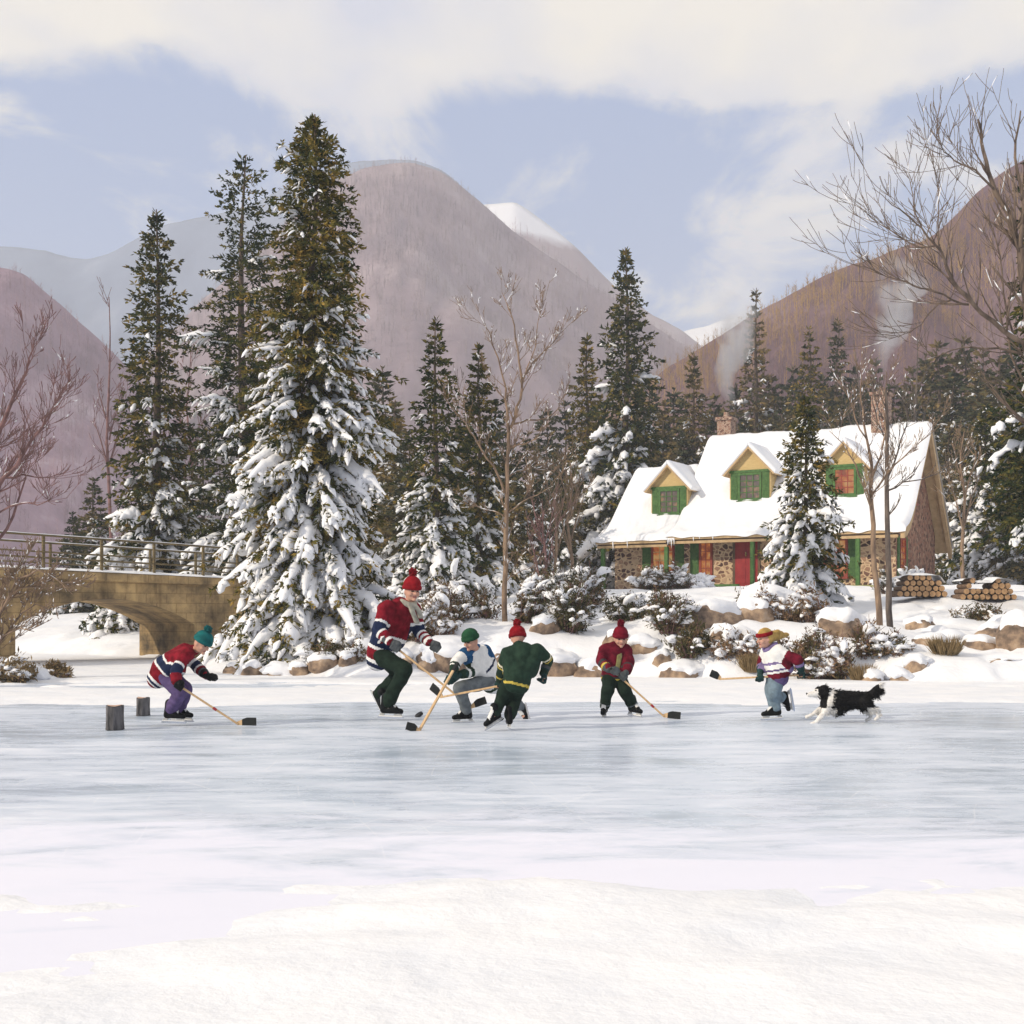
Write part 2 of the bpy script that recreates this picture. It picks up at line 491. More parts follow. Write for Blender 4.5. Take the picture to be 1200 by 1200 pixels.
simple('tan_trim', (0.42, 0.29, 0.15), (0.54, 0.38, 0.21), 4, 0.7, 0.2, 0.006)
simple('dark_soffit', (0.10, 0.065, 0.04), (0.16, 0.10, 0.06), 4, 0.85)
simple('porch_floor', (0.20, 0.22, 0.08), (0.30, 0.30, 0.12), 6, 0.8)
simple('brass', (0.6, 0.45, 0.2), None, 5, 0.35, metal=0.8)
simple('log_bark', (0.03, 0.03, 0.032), (0.15, 0.14, 0.14), 22, 0.9, 0.8, 0.02, stretch=(1, 1, 0.2))
simple('log_end', (0.40, 0.26, 0.20), (0.56, 0.40, 0.31), 30, 0.85)
simple('fire_bark', (0.10, 0.065, 0.045), (0.22, 0.14, 0.09), 18, 0.9)
simple('fire_end', (0.30, 0.17, 0.085), (0.50, 0.31, 0.16), 9, 0.85)

def lit_glass():
    m, nt, b = new_mat('lit_window')
    n = noise_node(nt, 2.4, 3, 0.5); r = ramp(nt, [(0.38, (0.40, 0.06, 0.015)), (0.50, (0.95, 0.28, 0.05)), (0.64, (1.0, 0.66, 0.24))])
    nt.links.new(n.outputs['Fac'], r.inputs[0]); nt.links.new(r.outputs[0], b.inputs['Emission Color'])
    b.inputs['Emission Strength'].default_value = 0.5
    b.inputs['Base Color'].default_value = (0.10, 0.05, 0.03, 1); b.inputs['Roughness'].default_value = 0.15
    m, nt, b = new_mat('dim_window')
    n = noise_node(nt, 3.2, 3, 0.5); r = ramp(nt, [(0.40, (0.10, 0.06, 0.05)), (0.55, (0.22, 0.13, 0.08)), (0.68, (0.9, 0.45, 0.15))])
    nt.links.new(n.outputs['Fac'], r.inputs[0]); nt.links.new(r.outputs[0], b.inputs['Emission Color'])
    b.inputs['Emission Strength'].default_value = 0.32
    b.inputs['Base Color'].default_value = (0.10, 0.085, 0.08, 1); b.inputs['Roughness'].default_value = 0.15
lit_glass()

def hill_mat(name, stops, scale, stretch=(1, 1, 0.25), snowline=None):
    m, nt, b = new_mat(name)
    N, L = nt.nodes, nt.links
    b.inputs['Roughness'].default_value = 0.95; b.inputs['Specular IOR Level'].default_value = 0.05
    n = noise_node(nt, scale, 8, 0.65, 'World', stretch); r = ramp(nt, stops); L.new(n.outputs['Fac'], r.inputs[0])
    last = r.outputs[0]
    if snowline:
        g = N.new('ShaderNodeNewGeometry'); sp = N.new('ShaderNodeSeparateXYZ'); L.new(g.outputs['Position'], sp.inputs[0])
        nn = noise_node(nt, scale * 2, 5, 0.6, 'World'); ma = N.new('ShaderNodeMath'); ma.operation = 'MULTIPLY_ADD'
        ma.inputs[1].default_value = snowline[1]; L.new(nn.outputs['Fac'], ma.inputs[0]); L.new(sp.outputs['Z'], ma.inputs[2])
        mr = N.new('ShaderNodeMapRange'); mr.inputs['From Min'].default_value = snowline[0]; mr.inputs['From Max'].default_value = snowline[0] + snowline[2]
        L.new(ma.outputs[0], mr.inputs['Value'])
        mx = N.new('ShaderNodeMix'); mx.data_type = 'RGBA'; L.new(mr.outputs[0], mx.inputs['Factor'])
        L.new(last, mx.inputs['A']); mx.inputs['B'].default_value = (0.85, 0.85, 0.88, 1); last = mx.outputs['Result']
    L.new(last, b.inputs['Base Color'])
    bump(nt, b, n.outputs['Fac'], 0.6, 4.0)
    return m
hill_mat('hill_brown', [(0.34, (0.25, 0.19, 0.215)), (0.52, (0.335, 0.26, 0.28)), (0.68, (0.43, 0.355, 0.365))], 0.02)
hill_mat('hill_mauve', [(0.34, (0.23, 0.15, 0.19)), (0.52, (0.35, 0.23, 0.28)), (0.68, (0.52, 0.41, 0.45))], 0.035)
hill_mat('hill_plum', [(0.34, (0.12, 0.07, 0.085)), (0.52, (0.19, 0.115, 0.125)), (0.68, (0.33, 0.24, 0.24))], 0.035)
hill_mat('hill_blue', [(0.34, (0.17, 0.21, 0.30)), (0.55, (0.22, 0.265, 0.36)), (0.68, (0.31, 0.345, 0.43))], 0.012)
hill_mat('hill_ridge', [(0.34, (0.30, 0.22, 0.235)), (0.55, (0.40, 0.32, 0.33)), (0.68, (0.50, 0.44, 0.44))], 0.012, snowline=(262, 24, 8))
hill_mat('hill_snow', [(0.34, (0.62, 0.64, 0.68)), (0.6, (0.85, 0.85, 0.87))], 0.02)
simple('wood_brown', (0.24, 0.185, 0.20), (0.39, 0.31, 0.315), 0.03, 0.9, coord='Object')
simple('wood_mauve', (0.22, 0.13, 0.165), (0.42, 0.26, 0.30), 0.05, 0.9, coord='Object')
def crest_wood():
    m, nt, b = new_mat('wood_ochre'); N, L = nt.nodes, nt.links
    b.inputs['Roughness'].default_value = 0.9
    n = noise_node(nt, 0.05, 4, 0.6); r1 = ramp(nt, [(0.35, (0.12, 0.065, 0.085)), (0.65, (0.23, 0.13, 0.145))]); r2 = ramp(nt, [(0.35, (0.30, 0.16, 0.06)), (0.65, (0.48, 0.29, 0.09))])
    L.new(n.outputs['Fac'], r1.inputs[0]); L.new(n.outputs['Fac'], r2.inputs[0])
    # sunlight on the ridge painted as gold on the upper trees, marked by an attribute
    at = N.new('ShaderNodeAttribute'); at.attribute_name = 'crest'
    mx = N.new('ShaderNodeMix'); mx.data_type = 'RGBA'; L.new(at.outputs['Fac'], mx.inputs['Factor']); L.new(r1.outputs[0], mx.inputs['A']); L.new(r2.outputs[0], mx.inputs['B'])
    L.new(mx.outputs['Result'], b.inputs['Base Color'])
crest_wood()

# cloth and skin
def cloth(name, c, rough=0.85, var=0.25):
    if name not in ('skin', 'white_cloth', 'cream_cloth', 'white_leather'): c = tuple(x * 0.78 for x in c)
    return simple(name, tuple(x * (1 - var) for x in c), tuple(min(1, x * (1 + var)) for x in c), 14, rough, 0.35, 0.006, 0.08)
cloth('skin', (0.52, 0.29, 0.21), 0.6, 0.08)
cloth('lip', (0.42, 0.15, 0.13), 0.6, 0.05)
cloth('eye_dark', (0.05, 0.035, 0.03), 0.4, 0.05)
cloth('wool_red', (0.27, 0.010, 0.016)); cloth('wool_maroon', (0.19, 0.009, 0.022)); cloth('jersey_red', (0.22, 0.011, 0.022), 0.85, 0.4); cloth('jersey_maroon', (0.15, 0.010, 0.024), 0.85, 0.4)
cloth('navy', (0.018, 0.028, 0.07)); cloth('white_cloth', (0.72, 0.71, 0.68), 0.85, 0.08); cloth('cream_cloth', (0.62, 0.57, 0.42), 0.85, 0.1)
cloth('blue_cloth', (0.025, 0.10, 0.23)); cloth('green_cloth', (0.022, 0.046, 0.030)); cloth('dark_green', (0.016, 0.030, 0.021)); cloth('teal_wool', (0.015, 0.14, 0.14)); cloth('green_wool', (0.022, 0.085, 0.04))
cloth('yellow_cloth', (0.62, 0.47, 0.09)); cloth('purple_cloth', (0.13, 0.09, 0.21)); cloth('grey_cloth', (0.17, 0.19, 0.20)); cloth('denim', (0.20, 0.27, 0.32)); cloth('olive_scarf', (0.30, 0.28, 0.12)); cloth('grey_scarf', (0.42, 0.40, 0.33)); cloth('violet_scarf', (0.22, 0.17, 0.33))
cloth('black_leather', (0.009, 0.010, 0.011), 0.45, 0.2); cloth('white_leather', (0.70, 0.69, 0.66), 0.5, 0.06); cloth('glove_grey', (0.09, 0.10, 0.105), 0.7); cloth('glove_green', (0.022, 0.055, 0.052), 0.7)
cloth('blond_hair', (0.52, 0.33, 0.10), 0.6, 0.25); cloth('brown_hair', (0.10, 0.05, 0.03), 0.6, 0.2)
simple('steel', (0.62, 0.63, 0.66), None, 5, 0.25, metal=0.9)
simple('white_plastic', (0.74, 0.73, 0.70), None, 5, 0.4)
simple('stick_wood', (0.50, 0.32, 0.16), (0.64, 0.44, 0.24), 4, 0.5, stretch=(8, 1, 1))
simple('black_tape', (0.008, 0.010, 0.010), (0.016, 0.018, 0.018), 30, 0.8, 0.4, 0.002)
simple('red_tape', (0.32, 0.03, 0.03), None, 5, 0.6)
simple('rubber', (0.02, 0.02, 0.022), None, 5, 0.55)
simple('dog_black', (0.004, 0.004, 0.005), (0.014, 0.013, 0.013), 24, 0.7, 0.8, 0.01, spec=0.1, stretch=(0.4, 1, 1))
simple('dog_white', (0.62, 0.59, 0.55), (0.80, 0.78, 0.74), 24, 0.8, 0.6, 0.01)
# ------------------------------------------------------------------ the ground
def vnoise(X, Y, seed=0):
    """smooth value noise on arrays"""
    xi = np.floor(X).astype(np.int64); yi = np.floor(Y).astype(np.int64)
    xf = X - xi; yf = Y - yi
    u = xf * xf * (3 - 2 * xf); v = yf * yf * (3 - 2 * yf)
    def h(a, b):
        n = (a * 374761393 + b * 668265263 + seed * 2147483647) & 0xFFFFFFFF
        n = ((n ^ (n >> 13)) * 1274126177) & 0xFFFFFFFF
        return ((n ^ (n >> 16)) & 0xFFFF) / 65535.0
    return (h(xi, yi) * (1 - u) + h(xi + 1, yi) * u) * (1 - v) + (h(xi, yi + 1) * (1 - u) + h(xi + 1, yi + 1) * u) * v
def fbm(X, Y, oct=4, seed=0, gain=0.5):
    t = 0; a = 1; s = 0
    for i in range(oct):
        t = t + a * vnoise(X * 2 ** i, Y * 2 ** i, seed + i * 17); s += a; a *= gain
    return t / s - 0.5

LAND_R = [(-30.6, 52.0), (-8.7, 35.0), (-7.6, 31.0), (-6.2, 27.2), (-4.6, 25.4), (-2.6, 25.0), (0, 25.2), (2.2, 25.0), (4.2, 24.4), (6.2, 24.2), (8.0, 23.2), (10.5, 22.6), (14, 22.4), (40, 20.5), (1800, 18), (1800, 2600), (-700, 2600)]
LAND_L = [(-39.0, 44.0), (-12.15, 31.2), (-11.3, 29.0), (-10.0, 27.0), (-8.9, 25.4), (-8.6, 24.2), (-9.3, 23.0), (-11, 22.2), (-16, 20.5), (-40, 18), (-1800, 16), (-1800, 2600), (-760, 2600)]
def poly_sd(X, Y, poly):
    P = np.array(poly); n = len(P)
    d = np.full(X.shape, 1e9); inside = np.zeros(X.shape, bool)
    for i in range(n):
        a, b = P[i], P[(i + 1) % n]
        e = b - a; L = (e ** 2).sum()
        t = np.clip(((X - a[0]) * e[0] + (Y - a[1]) * e[1]) / L, 0, 1)
        d = np.minimum(d, np.hypot(X - a[0] - t * e[0], Y - a[1] - t * e[1]))
        c = ((a[1] > Y) != (b[1] > Y))
        xx = (b[0] - a[0]) * (Y - a[1]) / (b[1] - a[1] + 1e-12) + a[0]
        inside ^= c & (X < xx)
    return np.where(inside, d, -d)
PRINTS = [(8.55 + .135 * k + (.16 if k % 2 else -.16) + .5 * math.sin(k * .35), 22.9 + .62 * k) for k in range(30)]    # a trail of footprints up the bank
def sstep(a, b, x):
    t = np.clip((x - a) / (b - a), 0, 1); return t * t * (3 - 2 * t)
def terrain(X, Y):
    X = np.asarray(X, float); Y = np.asarray(Y, float)
    wob = fbm(X * 0.9, Y * 0.9, 3, 5) * 0.9
    dr = poly_sd(X, Y, LAND_R) + wob; dl = poly_sd(X, Y, LAND_L) + wob
    p1 = 0.75 + 0.55 * sstep(-4.5, -1.0, X) - 0.45 * sstep(6.5, 9.0, X)
    zr = p1 * (1 - np.exp(-np.maximum(dr, 0) / 1.5)) + (2.3 - p1) * sstep(3, 24, dr)
    zr = np.where(dr > 0, zr, np.maximum(-0.3, 0.35 * dr - 0.01))
    zl = 0.8 * (1 - np.exp(-np.maximum(dl, 0) / 1.6)) + 1.3 * sstep(2, 18, dl)
    zl = np.where(dl > 0, zl, np.maximum(-0.3, 0.35 * dl - 0.01))
    z = np.maximum(zr, zl); d = np.maximum(dr, dl)
    lum = fbm(X * 0.55, Y * 0.55, 4, 9) * 0.55 + fbm(X * 1.8, Y * 1.8, 3, 3) * 0.13
    z = z + lum * sstep(0.0, 2.5, d) * (1 - sstep(60, 120, Y) * 0.5)
    # the yard of the cottage is level; the valley floor climbs behind it
    yard = np.exp(-(((X - 12) / 13) ** 4 + ((Y - 57) / 11) ** 4))
    z = z * (1 - yard) + 2.25 * yard
    z = z + 0.022 * np.maximum(Y - 72, 0) * (1 - sstep(400, 900, Y)) + 9 * sstep(400, 900, Y)
    # snow lying on the ice: a strip along the far bank and a drift near the viewer
    f1 = fbm(X * 0.45, Y * 1.1, 5, 21, 0.6); f2 = fbm(X * 0.55, Y * 0.9, 6, 31, 0.62)
    strip = 0.055 * sstep(17.3, 18.8, Y + 2.6 * f1) - 0.10 * sstep(0.30, 0.45, f1 + 0.5 * np.exp(-((Y - 22.6) / 1.3) ** 2) * (0.9 - 0.5 * sstep(-6, 0, X)) + 0.05) - 0.02 + 0.02 * f2
    near = 0.085 * sstep(6.1 + .9 * sstep(-1.2, 1.2, X), 4.3, Y + 4.2 * f2) - 0.03 + 0.05 * fbm(X * 2.2, Y * 3.2, 5, 77, .6)
    on_ice = np.where(Y > 13, strip, near)
    on_ice = np.clip(on_ice, -0.3, 0.08)
    for k, (fx, fy) in enumerate(PRINTS):
        z = z - .13 * np.exp(-(((X - fx) / .13) ** 2 + ((Y - fy) / .2) ** 2))
    return np.where(d > 0, z, np.maximum(z, on_ice))
def gz(x, y): return float(terrain(np.array([x]), np.array([y]))[0])
def on_ground(px, Y, sink=0.0):
    x = (px - 600) / F * Y
    return Vector((x, Y, gz(x, Y) - sink))

def grid_axis(fine0, fine1, step, far, n):
    a = np.arange(fine0, fine1 + 1e-6, step)
    g = np.geomspace(1, 1 + (far - fine1), n)[1:] + fine1 - 1
    return a, g
def build_ground():
    xs, g = grid_axis(-17, 17, 0.13, 1700, 42)
    xs = np.concatenate([-g[::-1], xs, g])
    ys, g2 = grid_axis(1.5, 40, 0.13, 2300, 70)
    ys = np.concatenate([[-40, -20, -8, -3, 0], ys, g2])
    X, Y = np.meshgrid(xs, ys)
    Z = terrain(X, Y)
    nx, ny = len(xs), len(ys)
    i = np.arange(nx * ny).reshape(ny, nx)
    Fq = np.stack([i[:-1, :-1], i[:-1, 1:], i[1:, 1:], i[1:, :-1]], -1).reshape(-1, 4)
    o = put('ground', mesh_np('ground', np.stack([X, Y, Z], -1), Fq, MAT['snow'], True))
    tag(o, 'snow covering the banks and the valley floor', 'snow', kind='structure')
    m = MB(); m.raw([(-60, -40, 0), (60, -40, 0), (60, 60, 0), (-60, 60, 0)], [(0, 1, 2, 3)])
    o = m.build('ice', MAT['ice']); tag(o, 'blue grey ice of the frozen pond with skate scratches', 'ice', kind='structure')
build_ground()

# ------------------------------------------------------------------ hills and their woods
def interp_profile(pts, Y0, x):
    px = np.array([p[0] for p in pts], float); py = np.array([p[1] for p in pts], float)
    X = (px - 600) / F * Y0; Z = H + (HY - py) / F * Y0
    # smooth: cubic-ish by resampling linear and blurring
    xx = np.linspace(X[0], X[-1], 800); zz = np.interp(xx, X, Z)
    k = np.hanning(31); k /= k.sum()
    zz = np.convolve(np.pad(zz, 15, mode='edge'), k, 'valid')
    return np.interp(x, xx, zz)
HILLS = {}
def hill(name, pts, Y0, front, back, mat, seed, rough=1.0, label='', nx=220, ny=70, power=1.15):
    x0 = (pts[0][0] - 600) / F * Y0; x1 = (pts[-1][0] - 600) / F * Y0
    xs = np.linspace(x0, x1, nx); t = np.concatenate([np.linspace(-1, 0, ny), np.linspace(0, 1, ny // 2)[1:]])
    X, T = np.meshgrid(xs, t)
    Yw = np.where(T < 0, Y0 + T * front, Y0 + T * back)
    zr = interp_profile(pts, Y0, X)
    base = -6.0
    s = np.where(T < 0, (1 + T).clip(0) ** power, (1 - T).clip(0) ** 1.3)
    size = (zr.max() - base)
    gul = fbm(X / size * 3.2 + 3, Yw / size * 1.2, 5, seed) * 0.26 * size * rough * np.sin(np.pi * np.clip(1 + T, 0, 1)) * (T < 0)
    ridge = fbm(X / size * 14, Yw / size * 14, 4, seed + 5) * 0.012 * size * rough
    Z = base + (zr - base) * s + gul + ridge
    n = len(t); i = np.arange(nx * n).reshape(n, nx)
    Fq = np.stack([i[:-1, :-1], i[:-1, 1:], i[1:, 1:], i[1:, :-1]], -1).reshape(-1, 4)
    o = put(name, mesh_np(name, np.stack([X, Yw, Z], -1), Fq, MAT[mat], True))
    tag(o, label, 'hill', kind='structure')
    HILLS[name] = (xs, Yw[:, 0], Z)
    return o
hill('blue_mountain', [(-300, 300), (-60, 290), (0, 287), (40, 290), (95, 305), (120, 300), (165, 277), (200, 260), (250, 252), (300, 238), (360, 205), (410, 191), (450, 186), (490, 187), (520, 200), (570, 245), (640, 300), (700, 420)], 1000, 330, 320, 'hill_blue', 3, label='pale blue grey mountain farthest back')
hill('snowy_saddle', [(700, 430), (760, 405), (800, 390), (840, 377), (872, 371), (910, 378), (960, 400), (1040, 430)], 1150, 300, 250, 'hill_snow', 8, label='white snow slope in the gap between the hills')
hill('ridge_mountain', [(380, 330), (480, 270), (540, 246), (575, 238), (605, 238), (635, 256), (680, 295), (720, 335), (760, 366), (800, 388), (820, 404), (900, 470)], 880, 260, 260, 'hill_ridge', 12, label='pinkish mountain with a snowy crest')
hill('brown_mountain', [(60, 520), (160, 430), (240, 350), (300, 300), (350, 245), (390, 212), (430, 196), (480, 190), (510, 198), (535, 214), (565, 238), (600, 270), (640, 298), (690, 332), (730, 356), (770, 386), (810, 408), (870, 450), (960, 520)], 620, 330, 240, 'hill_brown', 21, label='brown wooded mountain in the middle')
hill('left_hill', [(-420, 240), (-200, 275), (-80, 300), (0, 314), (25, 320), (55, 343), (90, 374), (125, 405), (160, 440), (200, 485), (250, 540), (320, 620)], 400, 210, 140, 'hill_mauve', 33, label='mauve wooded hill on one side of the valley')
hill('right_hill', [(640, 560), (720, 480), (780, 430), (815, 411), (860, 384), (900, 358), (960, 327), (1000, 311), (1050, 294), (1085, 282), (1110, 262), (1140, 230), (1170, 206), (1200, 186), (1300, 150), (1500, 110)], 260, 130, 120, 'hill_plum', 45, label='steep wooded hill behind the cottage')

def hill_woods(name, hill_name, n, h0, h1, seed, mat, label, tmax=0.985, tmin=0.12, nt=12, wid=0.042):
    """bare trees standing on a hill, too many to count: one object of thin upright trunks and twigs"""
    xs, ys, Z = HILLS[hill_name]
    rng = np.random.default_rng(seed)
    ny = (len(ys) + 1) * 2 // 3
    Zf = Z[:ny]; yf = ys[:ny]
    fx = rng.random(n); fy = tmin + (tmax - tmin) * rng.random(n) ** 0.8
    gx = fx * (len(xs) - 1.001); gy = fy * (ny - 1.001)
    ix = gx.astype(int); iy = gy.astype(int); ax = gx - ix; ay = gy - iy
    z = (Zf[iy, ix] * (1 - ax) + Zf[iy, ix + 1] * ax) * (1 - ay) + (Zf[iy + 1, ix] * (1 - ax) + Zf[iy + 1, ix + 1] * ax) * ay
    x = xs[0] + (xs[-1] - xs[0]) * gx / (len(xs) - 1); y = yf[iy] * (1 - ay) + yf[iy + 1] * ay
    hh = h0 + (h1 - h0) * rng.random(n)
    base = np.stack([x, y, z - 0.3], -1)
    allV, allF = [], []
    def spikes(p, q, w):
        k = len(p); a = rng.random(k) * np.pi * 2
        s1 = np.stack([np.cos(a), np.sin(a), np.zeros(k)], -1) * w[:, None]
        s2 = np.stack([np.cos(a + 2.1), np.sin(a + 2.1), np.zeros(k)], -1) * w[:, None]
        V = np.stack([p, p + s1, p + s2, q], 1)
        return V
    V = [spikes(base, base + np.stack([rng.normal(0, .04, n) * hh, rng.normal(0, .04, n) * hh, hh], -1), hh * wid * 0.55)]
    for k in range(nt):
        f = 0.25 + 0.6 * rng.random(n); a = rng.random(n) * 6.283
        L = hh * (0.18 + 0.2 * rng.random(n)) * (1.15 - f * 0.7)
        p = base + np.stack([0 * f, 0 * f, hh * f], -1)
        q = p + np.stack([np.cos(a) * L * 0.75, np.sin(a) * L * 0.75, L * 0.95], -1)
        V.append(spikes(p, q, hh * wid * 0.28))
    V = np.concatenate(V, 0)
    m = len(V); b = np.arange(m)[:, None, None] * 4
    Ft = (b + np.array([[0, 1, 3], [1, 2, 3], [2, 0, 3]])[None]).reshape(-1, 3)
    o = put(name, mesh_np(name, V.reshape(-1, 3), Ft, MAT[mat]))
    if mat == 'wood_ochre':
        cf = np.clip((fy - .74 + rng.normal(0, .08, n)) / .12, 0, 1); at = o.data.attributes.new('crest', 'FLOAT', 'POINT'); at.data.foreach_set('value', np.repeat(np.tile(cf, nt + 1), 4).astype(np.float32))
    tag(o, label, 'woods', kind='stuff')
hill_woods('bare_woods', 'brown_mountain', 16000, 3.5, 6.5, 1, 'wood_brown', 'bare brown woods covering the middle mountain', nt=10)
hill_woods('bare_woods', 'left_hill', 9000, 3, 6, 2, 'wood_mauve', 'bare mauve woods covering the hill beyond the bridge', nt=11)
hill_woods('bare_woods', 'right_hill', 13000, 2.4, 4.6, 3, 'wood_ochre', 'bare purple and ochre woods on the steep hill behind the cottage', nt=12)
hill_woods('bare_woods', 'ridge_mountain', 3500, 7, 11, 4, 'wood_mauve', 'bare pinkish woods below the snowy crest', nt=6, tmax=0.93)

# ------------------------------------------------------------------ the air
def make_haze():
    m = bpy.data.materials.new('haze'); m.use_nodes = True
    nt = m.node_tree; nt.nodes.clear()
    out = nt.nodes.new('ShaderNodeOutputMaterial'); v = nt.nodes.new('ShaderNodeVolumePrincipled')
    v.inputs['Color'].default_value = (0.90, 0.94, 1.0, 1)
    v.inputs['Density'].default_value = 0.00062
    v.inputs['Anisotropy'].default_value = 0.0
    nt.links.new(v.outputs[0], out.inputs['Volume'])
    b = MB(); b.box2((-1720, -45, -8), (1720, 2340, 385))
    o = b.build('haze', m); tag(o, 'thin winter haze in the valley air', 'haze', kind='stuff')
make_haze()

# ------------------------------------------------------------------ spruces
def frond_quads(P, D, L, Wd, rng):
    """thin diamond leaves: base P, direction D, length L, width Wd -> verts (n,4,3)"""
    n = len(P)
    r = rng.normal(size=(n, 3)); s = np.cross(D, r); s /= np.linalg.norm(s, axis=1, keepdims=True) + 1e-9
    mid = P + D * (L * 0.45)[:, None]
    return np.stack([P, mid + s * (Wd / 2)[:, None], P + D * L[:, None], mid - s * (Wd / 2)[:, None]], 1)

